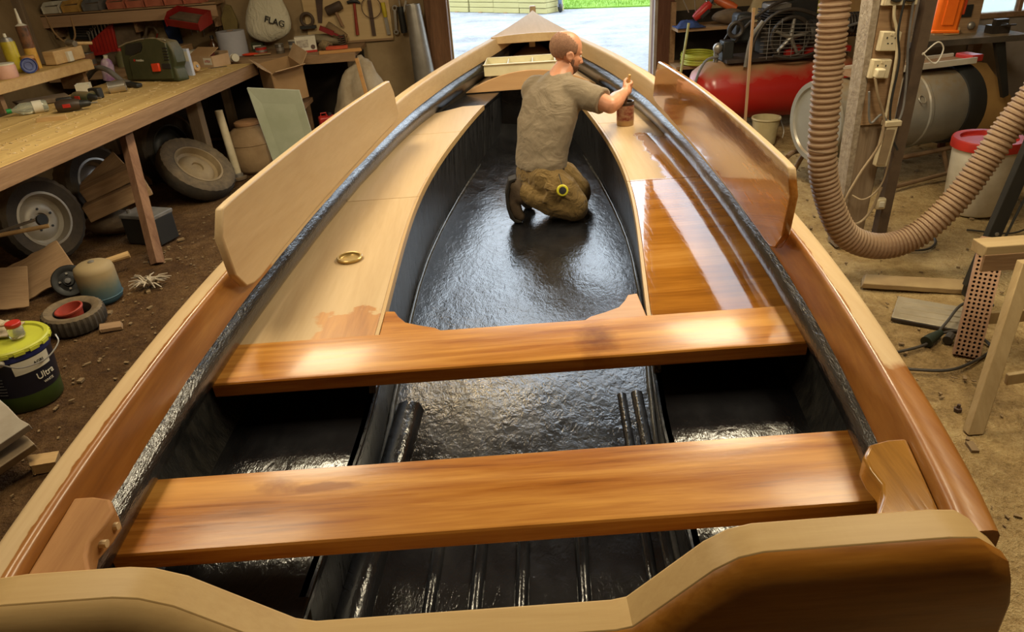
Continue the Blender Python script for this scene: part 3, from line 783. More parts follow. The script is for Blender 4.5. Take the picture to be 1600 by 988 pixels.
# benches
bench = thing('workbench', 'long wooden workbench along the wall, sawdust on its top', 'workbench', (-2.64, 3.75, 0), (0, 0, -.131))
for i, (a, b) in enumerate(((-1.02, -.70), (-.695, -.36), (-.355, .0))):
    MB().box(((a + b) / 2, .85, .895), (b - a, 4.75, .05)).build('top_plank', W_BENCH, bench, bev=.004)
MB().box((.018, .85, .868), (.036, 4.75, .10)).rough(.004, 3).build('front_board', W_OLD, bench, bev=.004)
for a in (1.0, 2.95, -.9): MB().box((-.5, a, .84), (.95, .07, .06)).build('bearer', W_OLDX, bench)
MB().box((-.36, 2.66, .42), (.11, .09, .84)).build('leg', W_POST, bench, bev=.005)
MB().tube([(.15, .795, .0), (-.089, 1.25, .86)], .046, 4).build('leg', wood('red_brown_board', (.12, .055, .03), (.27, .15, .085), 'z', 1.2, .8), bench)
for a, y in ((-.95, .1), (-.95, 2.62), (-.95, -.9), (-.1, -1.2)): MB().box((a, y, .42), (.09, .09, .84)).build('leg', W_POST, bench, bev=.005)
t2 = thing('back_workbench', 'short wooden workbench along the back wall, under the hanging tools', 'workbench', (-2.8, 7.6, 0))
MB().box((.0, .01, .89), (2.95, .72, .04)).build('top_plank', W_OLDX, t2, bev=.004)
MB().box((.0, -.36, .87), (2.95, .03, .07)).build('front_board', W_OLDX, t2)
for a in (-1.3, .0, 1.35): MB().box((a, .1, .435), (.08, .08, .87)).build('leg', W_POST, t2)
MB().box((0, .3, .45), (2.9, .02, .8)).build('back_panel', paint('near_black_board', (.03, .02, .012), None, .9), t2)  # near-black panel across the back, below the top plank
# sawdust heap and shavings on the bench
sd = MB()
random.seed(4)
for i in range(420):
    y = random.uniform(-.9, 3.2); x = random.uniform(-.95, -.03); s = random.uniform(.004, .016)
    sd.box((x, y, .9215), (s * random.uniform(1, 3), s, .003), (0, 0, random.uniform(0, 3)))
one('sawdust', 'pale sawdust and shavings scattered on the long workbench', 'sawdust', sd, paint('sawdust_pale', (.66, .50, .27), (.48, .33, .15), .9), bench.location, bench.rotation_euler)['kind'] = 'stuff'

# wheels under the bench
def wheel(name, label, loc, rot, R=.29, w=.15, rim=RIM, holes=True, group='old wheels under the workbench'):
    t = thing(name, label, 'wheel', loc, rot, group)
    r0 = R * .60
    prof = [(r0, -w * .36), (r0 + .012, -w * .44), (R * .86, -w * .5), (R * .965, -w * .40), (R, -w * .2), (R, w * .2), (R * .965, w * .40), (R * .86, w * .5), (r0 + .012, w * .44), (r0, w * .36), (r0 * .96, 0)]
    mb = MB(); n = 64; rings = []
    for k, (r, z) in enumerate(prof + [prof[0]]):
        rings.append([((r - (.006 if (j % 2 and 3 <= k % 11 <= 6) else 0)) * math.cos(2 * PI * j / n), (r - (.006 if (j % 2 and 3 <= k % 11 <= 6) else 0)) * math.sin(2 * PI * j / n), z) for j in range(n)])
    mb.ring(rings, True, False).build('tyre', RUBBER, t)
    if rim:
        q = MB().lathe([(r0 + .008, w * .44), (r0 - .008, w * .45), (r0 * .93, w * .30), (r0 * .90, w * .10), (r0 * .78, w * .02), (r0 * .66, w * .16), (r0 * .45, w * .24), (r0 * .26, w * .20), (r0 * .24, w * .10), (.001, w * .08), (.001, -w * .1), (r0 * .9, -w * .1), (r0 + .008, -w * .40)], 40, caps=False).build('rim', rim, t)
        if holes:
            MB().lathe([(.001, 0), (r0 * .21, 0), (r0 * .21, .006), (.001, .006)], 20, (0, 0, w * .205)).build('hub_hole', BLK, q)
            for k in range(5):
                a = 2 * PI * k / 5 + .3; c = (r0 * .42 * math.cos(a), r0 * .42 * math.sin(a), w * .235)
                MB().lathe([(.001, 0), (.0085, 0), (.0085, .005), (.001, .005)], 10, c).build('bolt_hole', BLK, q)
    return t
def facing(nx, ny, nz, roll=0):
    """euler that turns local +Z to the given direction"""
    q = Vector((nx, ny, nz)).to_track_quat('Z', 'Y'); return (q @ Matrix.Rotation(roll, 3, 'Z').to_quaternion()).to_euler()
wheel('spare_wheel', 'car wheel with cream steel rim, upright under the workbench by the gas bottle', (-3.20, 4.72, .30), facing(.93, -.38, .22), .30, .17)
wheel('spare_wheel', 'car wheel standing behind the old boards, its rim half hidden by them', (-3.22, 5.55, .30), facing(.93, -.35, .2), .30, .17, STEEL)
wheel('spare_wheel', 'dark rimmed car wheel leaning at the back under the workbench', (-2.98, 6.42, .33), facing(.9, -.42, .1), .32, .18, BLK, False)
wheel('spare_wheel', 'muddy narrow wheel tilted over on the floor by the white pipe', (-2.58, 5.98, .235), facing(.62, -.22, .75), .32, .15, paint('muddy_rim', (.30, .22, .12), (.2, .14, .07), .7), False)
ty = wheel('scrap_tyre', 'small knobbly tyre lying flat on the dirt, a red pot in its middle', (-2.50, 3.66, .065), (0.05, .05, 0), .165, .11, None, False, None)
pot = thing('flower_pot', 'small red plastic pot tipped inside the small tyre', 'pot', (-2.50, 3.66, .035), (.1, -.12, 0))
MB().lathe([(.001, 0), (.05, 0), (.068, .075), (.074, .076), (.074, .09), (.068, .09), (.066, .078), (.048, .004), (.001, .004)], 22, caps=False).build('pot_wall', paint('red_brown_pot', (.42, .06, .03), (.25, .03, .02), .5), pot)
MB().torus((0, 0, .085), .072, .005, n=24, m=6).build('pot_rim', MATS['red_brown_pot'], pot)

# gas bottle, brake drum, boards, rag, blocks
gb = thing('gas_bottle', 'small dusty blue gas bottle standing on the dirt floor', 'gas bottle', (-2.50, 3.99, 0))
tb = NT('dusty_blue_bottle'); sp = tb.new('SeparateXYZ'); tb.link(tb.new('TexCoord').outputs['Object'], sp.inputs[0])
gm = tb.math('ADD', tb.math('MULTIPLY', sp.outputs[2], 4.2), tb.math('MULTIPLY', tb.noise(tb.coord(), 9), .35))
tb.set(base=tb.ramp(gm, [(.25, (.025, .10, .17)), (.62, (.10, .13, .11)), (.95, (.30, .22, .11))]), rough=.7)
MB().lathe([(.001, .015), (.085, .0), (.108, .02), (.112, .04), (.112, .205), (.106, .232), (.08, .25), (.03, .256), (.001, .257)], 30).build('cylinder', tb.m, gb, ang=50)
MB().lathe([(.001, .25), (.018, .25), (.018, .262), (.010, .266), (.001, .266)], 14).build('valve', STEEL, gb)
MB().torus((0, 0, .045), .1125, .004, n=30, m=6).build('seam', tb.m, gb)
bdm = thing('brake_drum', 'round black brake drum standing on edge beside the gas bottle', 'brake drum', (-2.73, 4.08, .105), facing(.35, -.85, .45))
MB().lathe([(.001, .03), (.03, .03), (.035, .015), (.06, .012), (.075, .02), (.092, .02), (.10, .01), (.104, -.02), (.10, -.06), (.001, -.06)], 30).build('drum', BLK, bdm)
MB().lathe([(.001, .03), (.018, .03), (.016, .05), (.001, .052)], 14).build('hub', GREY, bdm)
for k in range(4): MB().lathe([(.001, .012), (.007, .012), (.007, .026), (.001, .026)], 8, (.047 * math.cos(k * PI / 2), .047 * math.sin(k * PI / 2), 0)).build('stud', STEEL, bdm)
def board(label, loc, rot, d, mat, cat='board', group=None, seed=1, name='old_plank', ends=True):
    n = 10; L, Wd, T = d; random.seed(seed); rings = []
    for i in range(n + 1):
        x = -L / 2 + L * i / n; j = (random.uniform(-1, 1) * .02 if i in (0, n) else 0)
        w = Wd / 2 * (1 + random.uniform(-.04, .04))
        rings.append([(x + j, -w, -T / 2), (x, w, -T / 2), (x - j, w, T / 2), (x + j * .5, -w, T / 2)])
    return one(name, label, cat, MB().ring(rings), mat, loc, rot, group, bev=.004)
board('broken brown plank standing behind the brake drum', (-2.96, 4.16, .14), (rad(56), rad(-18), rad(28)), (.40, .24, .022), W_OLDX, seed=3)
board('wide brown plank leaning behind the yellow lidded bucket', (-3.12, 3.92, .15), (rad(60), rad(10), rad(30)), (.40, .25, .025), W_OLDX, seed=5)
sp_ = thing('trowel', 'old wooden paddle with a long pale handle leaning on the boards', 'paddle', (-3.16, 4.12, .30), (rad(20), rad(-35), rad(30)))
MB().box((0, 0, .13), (.16, .10, .018)).build('blade', W_ORANGE, sp_, bev=.006); MB().cyl((.05, 0, .12), (.36, -.12, -.06), .013, n=10).build('handle', W_LIGHT, sp_); MB().cyl((.03, .02, .12), (.33, -.04, -.02), .009, n=8).build('brace', STEEL, sp_)
rg = MB(); random.seed(8)
for i in range(46):
    a = random.uniform(0, 6.3); p = Vector((-.01 + .03 * random.uniform(-1, 1), .03 * random.uniform(-1, 1), .02)); q = p + Vector((math.cos(a) * .11, math.sin(a) * .07, random.uniform(-.01, .04)))
    rg.tube([p, (p + q) / 2 + Vector((0, 0, .02)), q], [.007, .005, .003], 5)
one('frayed_rag', 'tangle of frayed pale rope fibres on the dirt floor by the gas bottle', 'rope', rg, paint('pale_fibre', (.55, .48, .38), (.35, .28, .2), .9), (-2.26, 4.13, .012))
G_B = 'rough timber blocks under the workbench'
board('rough squared timber block, topmost on the pile under the bench', (-2.90, 5.22, .40), (rad(8), rad(-16), rad(25)), (.42, .13, .10), W_OLDX, 'timber', G_B, 7, 'timber_block')
board('split timber block with sloping end under the topmost block', (-2.86, 5.16, .275), (rad(-4), rad(-14), rad(28)), (.46, .14, .12), W_OLDX, 'timber', G_B, 8, 'timber_block')
board('round ended plank leaning against the wheel behind the timber blocks', (-3.02, 5.38, .40), (rad(62), rad(-35), rad(20)), (.34, .16, .03), W_OLDX, 'board', None, 9)
st_ = MB().ell((-3.0, 5.15, .08), (.20, .14, .08)).rough(.02, 8, 2)
one('sand_sack', 'dark lumpy sack under the timber blocks', 'sack', st_.xf(Matrix.Translation((3.0, -5.15, 0))), DUSTY, (-3.0, 5.2, 0))
bat = thing('car_battery', 'black car battery on the floor behind the slanting bench leg', 'battery', (-2.60, 4.98, 0), (0, 0, rad(-20)))
MB().box((0, 0, .10), (.30, .19, .20)).build('case', BLK, bat, bev=.008); MB().box((0, 0, .21), (.31, .20, .03)).build('lid', GREY, bat, bev=.006)
for x in (-.1, .1): MB().cyl((x, -.05, .22), (x, -.05, .25), .014, n=10).build('terminal', STEEL, bat)
hnd = thing('sledge_hammer', 'wooden handled sledge hammer lying on the floor beside the brake drum', 'hammer', (-2.80, 4.34, .045), (0, 0, rad(24)))
MB().tube([(-.15, 0, .0), (.05, 0, .03), (.3, 0, .06)], [.025, .02, .024], 10).build('handle', W_LIGHT, hnd); MB().box((-.17, 0, .0), (.06, .16, .06)).build('head', STEEL, hnd, bev=.01)

# white pipe, drum, axle bracket, glass sheet
wp = thing('waste_pipe', 'white plastic pipe standing upright beside the brown drum', 'pipe', (-2.40, 6.40, 0), (rad(-3), rad(-4), 0))
MB().lathe([(.034, 0), (.034, .62), (.030, .62), (.030, 0), (.034, 0)], 20, caps=False).build('pipe_wall', paint('yellowed_white_plastic', (.66, .58, .42), (.5, .42, .27), .45), wp)
MB().lathe([(.034, .0), (.046, .01), (.046, .05), (.035, .06)], 20, caps=False).build('collar', STEEL, wp)
MB().lathe([(.001, .0), (.07, .0), (.075, .02), (.03, .03), (.001, .03)], 16).build('foot', DUSTY, wp)
dr = thing('plastic_drum', 'squat dusty brown drum with a domed lid on the floor', 'drum', (-2.32, 6.72, 0))
m_drum = paint('dusty_brown_drum', (.36, .24, .12), (.17, .10, .045), .8, 0, 4, .8, .3, 30)
MB().lathe([(.001, 0), (.20, 0), (.235, .04), (.245, .12), (.24, .26), (.21, .34), (.14, .39), (.11, .40), (.11, .42), (.001, .42)], 32).build('body', m_drum, dr, ang=50)
MB().lathe([(.001, .415), (.105, .415), (.118, .425), (.118, .445), (.10, .455), (.001, .458)], 28).build('lid', paint('drum_lid_rust', (.36, .19, .08), (.22, .11, .05), .8), dr)
MB().torus((0, 0, .27), .238, .006, n=36, m=6).build('hoop', m_drum, dr)
ax = thing('bent_bracket', 'bent steel bracket of wires leaning beside the white pipe', 'bracket', (-2.72, 6.66, 0))
MB().tube([(-.12, .1, .01), (0, 0, .10), (.1, -.05, .02)], .012, 8).build('wire', STEEL, ax); MB().tube([(-.1, .2, .36), (-.02, .05, .3), (.02, -.03, .12)], .007, 8).build('wire', STEEL, ax); MB().box((.05, -.05, .09), (.10, .03, .12), (0, .4, .4)).build('plate', STEEL, ax, bev=.006)
gs = thing('glass_sheet', 'pale green frosted sheet leaning on the junk under the bench', 'sheet', (-1.98, 6.75, 0), (0, 0, 0))
R_ = [(-.225, -.15, .76), (.225, -.15, .71), (.30, -.17, .02), (-.10, -.24, .02)]
mb = MB(); mb.add([Vector(p) for p in R_] + [Vector(p) + Vector((0, .012, 0)) for p in R_], [(0, 1, 2, 3), (7, 6, 5, 4), (0, 4, 5, 1), (1, 5, 6, 2), (2, 6, 7, 3), (3, 7, 4, 0)])
mb.build('pane', paint('frosted_green', (.47, .50, .38), (.38, .41, .29), .3, 0, 3, .4), gs, ang=3)
MB().tube([Vector(p) + Vector((0, .006, 0)) for p in R_ + R_[:1]], .006, 6).build('edge', paint('sheet_edge', (.62, .66, .55), None, .4), gs)
# cardboard box with flaps
cb = thing('cardboard_box', 'open cardboard box with bent flaps leaning at the end of the workbench', 'box', (-1.98, 7.0, .60), (rad(12), rad(-6), rad(35)))
for c, d, r in (((0, -.15, .15), (.30, .008, .30), None), ((0, .15, .15), (.30, .008, .30), None), ((-.15, 0, .15), (.008, .30, .30), None), ((.15, 0, .15), (.008, .30, .30), None)):
    MB().box(c, d, r).build('side_panel', CARD, cb)
MB().box((0, 0, .004), (.30, .30, .008)).build('base_panel', CARD, cb)
for c, d, r in (((.0, -.20, .32), (.29, .12, .006), (rad(-30), 0, 0)), ((.19, 0, .35), (.006, .29, .13), (0, rad(35), 0)), ((-.18, 0, .33), (.006, .28, .12), (0, rad(-50), 0))):
    MB().box(c, d, r).build('flap', paint('cardboard_pale', (.50, .34, .20), (.42, .27, .14), .85), cb)
stp = thing('box_stand', 'dark wooden stool under the cardboard box', 'stool', (-1.98, 7.05, 0))
MB().box((0, 0, .51), (.36, .34, .04)).build('seat', W_OLD, stp)
for a in (-.13, .13):
    for b in (-.12, .12): MB().box((a, b, .25), (.04, .04, .50)).build('leg', W_OLD, stp)

# canvas sheets on the back floor, frame, red can
def drape(name, label, cat, loc, rx, ry, h, mat, seed, amp=.05, tilt=0, n=26):
    V = []; F = []
    for i in range(n + 1):
        for j in range(n + 1):
            u, v = i / n * 2 - 1, j / n * 2 - 1; r = min(1, math.hypot(u, v))
            z = h * (1 - r ** 2.0) + noise.noise(Vector((u * 2.2, v * 2.2, seed))) * amp + abs(noise.noise(Vector((u * 5, v * 1.5, seed + 3)))) * amp * .8
            k = 1 if r == 0 else min(1.0, 1.0 / max(abs(u), abs(v)) * 1.0)
            V.append((u * rx, v * ry, max(z * (1 - max(abs(u), abs(v)) ** 6), .004)))
            if i < n and j < n: a = i * (n + 1) + j; F.append((a, a + 1, a + n + 2, a + n + 1))
    o = MB().add(V, F).build(name, mat, None, loc, (0, tilt, 0), ang=80)
    s = o.modifiers.new('thickness', 'SOLIDIFY'); s.thickness = .006; s.offset = 1
    return tag(o, label, cat)
m_canvas = paint('stained_canvas', (.50, .42, .30), (.30, .22, .13), .9, 0, 5, .6, .3, 20)
drape('canvas_sheet', 'stained off white canvas bundle heaped on the floor near the doorway', 'canvas', (-1.32, 7.30, .0), .42, .30, .80, m_canvas, 3, .12)
red = thing('fuel_can', 'small red metal can on the floor between the canvas and the box', 'can', (-1.60, 6.80, .288), (0, 0, rad(20)))
MB().box((0, 0, .07), (.15, .11, .14)).build('body', RED, red, bev=.015); MB().cyl((.03, 0, .14), (.03, 0, .165), .018, n=12).build('cap', BLK, red); MB().tube([(-.05, 0, .14), (-.05, 0, .17), (.0, 0, .17), (.0, 0, .14)], .006, 6).build('handle', RED, red)
one('junk_crate', 'dusty wooden crate under the small red can', 'crate', MB().box((0, 0, .14), (.36, .26, .28)).box((0, -.135, .2), (.38, .012, .06)).box((0, -.135, .08), (.38, .012, .06)), W_OLDX, (-1.58, 6.80, 0), (0, 0, .2))
fr = thing('wooden_square', 'brown wooden angle frame leaning against the back bench by the canvas', 'frame', (-1.20, 6.94, .32), (rad(-8), rad(8), 0))
MB().box((-.07, 0, .27), (.035, .02, .60), (0, rad(-16), 0)).build('arm', W_ORANGE, fr, bev=.003); MB().box((.05, 0, .16), (.035, .02, .34), (0, rad(28), 0)).build('arm', W_ORANGE, fr, bev=.003)
board('long brown batten lying along the front of the back bench', (-1.47, 7.30, .925), (0, 0, rad(6)), (.40, .05, .03), W_ORANGE, 'batten', None, 12, 'batten')
# steel flashing roll, dark post, door frame posts
one('metal_flue', 'tapered grey metal flue pipe standing beside the doorway post', 'pipe', MB().lathe([(.13, 0), (.125, .25), (.10, .75), (.075, 1.25), (.07, 1.27), (.066, 1.25), (.09, .75), (.12, .1), (.13, 0)], 26, caps=False), paint('dull_zinc', (.33, .31, .28), (.2, .18, .15), .45, .6, 6, .7), (-.69, 7.62, 0), (0, rad(-3), 0))
dp = struct(MB().box((-.545, 7.86, 2.3), (.22, .2, 4.6)).rough(.012, 5, 1).build('trim_1', wood('bark_post', (.05, .022, .01), (.20, .10, .05), 'z', 1.6, .8, bump=.6), bev=.01))
# --- things on the long bench
WT = paint('off_white_label', (.70, .66, .55), (.6, .55, .42), .6)
bt = thing('plastic_bottle', 'clear plastic bottle with a green cap lying on the workbench', 'bottle', (-3.29, 5.20, .962), (0, PI / 2, rad(35)))
gl = NT('clear_plastic'); gl.set(base=(.75, .82, .72), rough=.12, trans=.75)
MB().lathe([(.013, -.115), (.013, -.09), (.03, -.06), (.04, -.04), (.041, .0), (.038, .02), (.041, .04), (.041, .11), (.034, .122), (.001, .118)], 24, caps=False).build('bottle_wall', gl.m, bt)
MB().lathe([(.001, -.13), (.016, -.13), (.016, -.10), (.001, -.10)], 14).build('cap', paint('green_cap', (.02, .30, .08), (.01, .2, .05), .4), bt)
MB().lathe([(.0422, .03), (.0422, .09), (.0418, .09), (.0418, .03), (.0422, .03)], 24, caps=False).build('label', WT, bt)
def drill(label, loc, rot, body, col2, name='cordless_drill'):
    t = thing(name, label, 'drill', loc, rot, 'power tools on the workbench')
    MB().tube([(-.10, 0, .045), (-.06, 0, .048), (.02, 0, .048), (.05, 0, .046)], [.034, .042, .04, .032], 14).build('motor_housing', body, t, ang=50)
    MB().tube([(.05, 0, .046), (.075, 0, .046), (.105, 0, .046), (.118, 0, .046)], [.026, .024, .020, .010], 12).build('chuck', BLK, t)
    MB().cyl((.115, 0, .046), (.16, 0, .046), .004, n=8).build('bit', STEEL, t)
    MB().tube([(-.05, .03, .045), (-.065, .09, .042), (-.075, .135, .042)], [.026, .023, .025], 10).build('grip', body, t, ang=50)
    MB().box((-.075, .165, .042), (.10, .05, .075)).build('battery_pack', col2, t, bev=.008)
    MB().box((-.03, -.041, .05), (.05, .006, .025)).build('badge', RED, t, bev=.002)
    return t
drill('dark green cordless drill lying across the bench beside the tin can', (-3.02, 5.47, .918), (0, 0, rad(-22)), GREEN, BLK)
drill('brown and black cordless drill with red badge lying next to the wood offcut', (-2.97, 5.19, .918), (0, 0, rad(18)), paint('brown_black_plastic', (.06, .035, .02), (.03, .018, .012), .5), BLK)
tin = thing('tin_can', 'silver tin can lying on its side on the workbench', 'tin', (-2.96, 5.86, .965), facing(.85, .3, .05))
MB().lathe([(.045, -.06), (.045, .06), (.042, .06), (.042, -.058), (.001, -.056)], 24, caps=False).build('can_wall', paint('tin_silver', (.66, .62, .55), (.5, .45, .38), .25, .8), tin)
MB().torus((0, 0, -.06), .044, .003, n=24, m=6).build('rim', STEEL, tin); MB().lathe([(.001, -.0605), (.042, -.0605), (.042, -.057), (.001, -.057)], 20).build('end', CARD, tin)
board('short orange wood offcut lying at the edge of the workbench', (-2.98, 4.93, .933), (0, 0, rad(10)), (.17, .05, .028), W_LIGHT, 'offcut', None, 14, 'offcut')
board('dusty flat board lying at the back of the workbench', (-3.42, 5.62, .94), (0, 0, rad(40)), (.34, .20, .03), DUSTY, 'board', None, 15, 'board')
rb = thing('red_box', 'tiny red and white box lying among the drills', 'box', (-3.2, 5.52, .918), (0, 0, rad(30))); MB().box((0, 0, .02), (.06, .04, .04)).build('carton', RED, rb, bev=.003); MB().box((0, 0, .0405), (.05, .03, .001)).build('label', WT, rb)
mug = thing('plastic_tub', 'small square white plastic tub on the bench behind the drills', 'tub', (-3.22, 5.86, .918), (0, 0, .3))
MB().box((0, 0, .003), (.075, .075, .006)).build('tub_floor', WT, mug)
for a, b, c, d in ((0, -.045, .10, .006), (0, .045, .10, .006), (-.045, 0, .006, .10), (.045, 0, .006, .10)): MB().box((a, b, .045), (c, d, .085)).build('tub_side', WT, mug)
# tool case
tc = thing('tool_case', 'dark green plastic tool case with a red latch standing on the workbench', 'tool case', (-2.84, 6.33, .918), (rad(-6), 0, rad(-24)))
poly = [(-.29, 0), (.29, 0), (.295, .03), (.27, .11), (.295, .15), (.285, .24), (.24, .315), (.10, .335), (-.06, .325), (-.22, .305), (-.29, .28), (-.30, .15)]
MB().prism(poly, -.06, .06, 'y').build('shell', GREEN, tc, bev=.015, seg=3)
MB().prism([(-.20, .18), (-.16, .20), (-.05, .225), (-.02, .26), (-.02, .30), (.02, .335), (.15, .335), (.24, .30), (.25, .02), (-.20, .01)], -.078, -.055, 'y').build('front_panel', GREEN, tc, bev=.006)
MB().prism([(-.24, .21), (-.22, .285), (-.05, .305), (-.03, .28), (-.06, .235), (-.16, .205)], -.066, -.058, 'y').build('handle_recess', BLK, tc)
MB().tube([(-.30, -.062, .27), (-.2, -.062, .30), (-.05, -.062, .325), (.1, -.062, .335), (.23, -.062, .318)], .006, 6).build('edge_trim', paint('grey_trim', (.35, .30, .2), None, .6), tc)
MB().prism([(.06, .075), (.14, .08), (.138, .145), (.055, .14)], -.098, -.075, 'y').build('latch', paint('latch_red', (.72, .06, .015), (.6, .04, .012), .35), tc, bev=.006)
MB().prism([(.16, .10), (.255, .10), (.255, .14), (.16, .14)], -.084, -.075, 'y').build('hinge_ridge', BLK, tc, bev=.003)
for k in range(5): MB().box((.225, -.08, .17 + k * .022), (.05, .008, .010)).build('grip_rib', BLK, tc, bev=.002)
MB().lathe([(.001, 0), (.011, 0), (.011, .002), (.001, .002)], 6, (-.135, -.0785, .165), (PI / 2, 0, 0)).build('badge', RED, tc)
text('metabo', .028, WT, tc, (-.075, -.0795, .165), (PI / 2, 0, 0))
# vacuum hose and nozzle, purple bottle, hammer on stand
vh = thing('vacuum_hose', 'black vacuum hose with flat nozzle lying in front of the tool case', 'hose', (-3.05, 6.12, .918))
MB().tube(spline([(-.42, .30, .05), (-.28, .22, .13), (-.12, .08, .13), (.02, -.02, .05), (.07, -.05, .03)], 20), .022, 10).build('tube', GREY, vh)
MB().box((.14, -.09, .028), (.14, .055, .03), (0, .1, -.5)).build('nozzle', BLK, vh, bev=.008); MB().lathe([(.024, -.02), (.028, -.02), (.028, .02), (.024, .02)], 16, (.075, -.05, .032), facing(.8, -.45, -.2)).build('collar', STEEL, vh)
pb = thing('cleaner_bottle', 'purple labelled bottle standing behind the vacuum hose', 'bottle', (-3.36, 6.56, .918), (0, rad(8), 0))
MB().lathe([(.001, 0), (.05, 0), (.052, .02), (.052, .12), (.04, .16), (.02, .18), (.001, .18)], 22).build('bottle_body', paint('purple_label', (.28, .09, .30), (.62, .5, .5), .4, 0, 16, .5), pb); MB().cyl((0, 0, .175), (0, 0, .205), .018, n=12).build('cap', WT, pb)
# low shelf on the bench back with cans
ls = thing('low_shelf', 'rough low shelf of thick boards standing on the back of the workbench', 'shelf', (-3.62, 5.35, .918), (0, 0, rad(-10)))
MB().box((0, 0, .20), (.30, 1.9, .035)).build('shelf_board', W_BENCH, ls, bev=.004); MB().box((.15, 0, .175), (.025, 1.9, .075)).build('edge_board', W_LIGHT, ls, bev=.004)
for a in (-.9, 0, .9): MB().box((-.02, a, .09), (.22, .04, .18)).build('support', W_OLD, ls)
SZ = 1.136
def canister(name, label, loc, prof, mat, parts=(), cat='can', rot=(0, 0, 0), group='cans and tubes on the low shelf'):
    t = thing(name, label, cat, loc, rot, group); MB().lathe(prof, 22).build('body', mat, t)
    for pn, pp, pm in parts: MB().lathe(pp, 22, caps=True).build(pn, pm, t)
    return t
canister('spray_can', 'yellow spray can standing on the low shelf', (-3.60, 5.74, SZ), [(.001, 0), (.048, 0), (.05, .01), (.05, .21), (.046, .22), (.001, .22)], YEL, [('dome', [(.046, .22), (.035, .245), (.02, .25), (.001, .25)], STEEL), ('nozzle', [(.001, .25), (.012, .25), (.010, .275), (.001, .275)], WT)])
canister('sealant_tube', 'tall orange and black sealant cartridge with a pale nozzle on the low shelf', (-3.545, 5.89, SZ), [(.001, 0), (.042, 0), (.042, .16), (.001, .16)], paint('orange_print', (.55, .20, .03), (.62, .45, .08), .45, 0, 14, .5), [('upper_label', [(.0422, .15), (.0422, .31), (.001, .31)], paint('black_print', (.05, .03, .02), (.25, .1, .04), .45, 0, 20, .5)), ('shoulder', [(.042, .31), (.016, .325), (.001, .325)], WT), ('nozzle', [(.014, .325), (.006, .43), (.001, .43)], WT)])
canister('brown_jar', 'squat brown jar beside the sealant cartridge', (-3.50, 5.755, SZ), [(.001, 0), (.045, 0), (.048, .02), (.048, .08), (.04, .09), (.001, .09)], paint('brown_jar_glaze', (.24, .09, .03), (.14, .05, .02), .4), [('lid', [(.001, .09), (.046, .09), (.046, .11), (.001, .112)], W_ORANGE)], 'jar')
pt_ = canister('paint_pot', 'short salmon labelled pot at the edge of the low shelf', (-3.52, 5.47, SZ), [(.001, 0), (.072, 0), (.075, .01), (.075, .08), (.07, .09), (.001, .09)], paint('salmon_label', (.68, .40, .30), (.58, .3, .22), .5), [('lid', [(.001, .09), (.072, .09), (.072, .10), (.001, .102)], WT)], 'pot')
bl = thing('pot_lid', 'round blue plastic lid leaning against the brown jar', 'lid', (-3.455, 5.655, SZ + .05), facing(.6, -.75, .2)); MB().lathe([(.001, 0), (.05, 0), (.055, .006), (.055, .02), (.05, .022), (.045, .012), (.001, .010)], 24).build('disc', BLUE, bl); MB().torus((0, 0, .014), .028, .004, n=20, m=6).build('ridge', BLUE, bl)
hm = thing('wooden_vice_block', 'pale sawn timber block with a short hammer on the low shelf', 'block', (-3.44, 6.14, SZ), (0, 0, rad(-10))); MB().box((0, 0, .055), (.10, .34, .10)).build('block', W_LIGHT, hm, bev=.005); MB().box((.02, -.02, .045), (.11, .05, .075)).build('notch_piece', WT, hm, bev=.004)
h2 = thing('ball_hammer', 'hammer with steel head and short handle lying across the timber block', 'hammer', (-3.41, 6.24, SZ + .128), (0, 0, rad(-35))); MB().tube([(-.06, 0, 0), (-.03, 0, .008), (.02, 0, .008), (.06, 0, 0)], [.02, .024, .02, .022], 12).build('head', STEEL, h2); MB().cyl((0, 0, 0), (.01, .16, -.02), .013, n=10).build('handle', W_LIGHT, h2)
# things further along the bench
ob = thing('open_box', 'open shallow cardboard box with a printed white label near the bench end', 'box', (-2.62, 6.99, .918), (0, 0, rad(-28)))
MB().box((0, 0, .004), (.30, .20, .008)).build('base_panel', CARD, ob)
for c, d, r in (((0, -.10, .05), (.30, .006, .10), None), ((0, .10, .06), (.30, .006, .12), None), ((-.15, 0, .05), (.006, .20, .10), None), ((.15, 0, .05), (.006, .20, .10), None)): MB().box(c, d, r).build('side_panel', paint('cardboard_pale', (.5, .34, .2)), ob)
MB().box((-.02, -.03, .125), (.26, .15, .006), (rad(24), 0, 0)).build('flap', CARD, ob); MB().box((-.05, .0, .09), (.14, .12, .05)).build('red_contents', paint('rust_red', (.24, .05, .03), None, .7), ob); MB().box((.09, -.104, .055), (.10, .002, .06)).build('label', WT, ob)
text('LITEX', .026, RED, ob, (.09, -.106, .055), (PI / 2, 0, 0))
rl = thing('twine_spool', 'small cream spool of twine at the edge of the bench', 'spool', (-2.43, 7.12, .955), facing(.5, -.8, .1)); MB().lathe([(.001, -.04), (.034, -.04), (.036, -.036), (.026, -.03), (.026, .03), (.036, .036), (.034, .04), (.001, .04)], 20).build('core', WT, rl); MB().torus((0, 0, 0), .026, .008, n=20, m=8, sq=2.8).build('twine', paint('cream_twine', (.66, .55, .35), (.5, .4, .24), .8), rl)
wr_ = thing('wood_rounds', 'pale turned wooden roller leaning on the tool case', 'roller', (-2.66, 6.62, .96), facing(.9, -.3, .2)); MB().lathe([(.001, -.07), (.04, -.07), (.045, -.05), (.045, .05), (.04, .07), (.001, .07)], 20).build('roller_body', W_LIGHT, wr_); MB().cyl((0, 0, -.08), (0, 0, .08), .012, n=10).build('axle', STEEL, wr_)
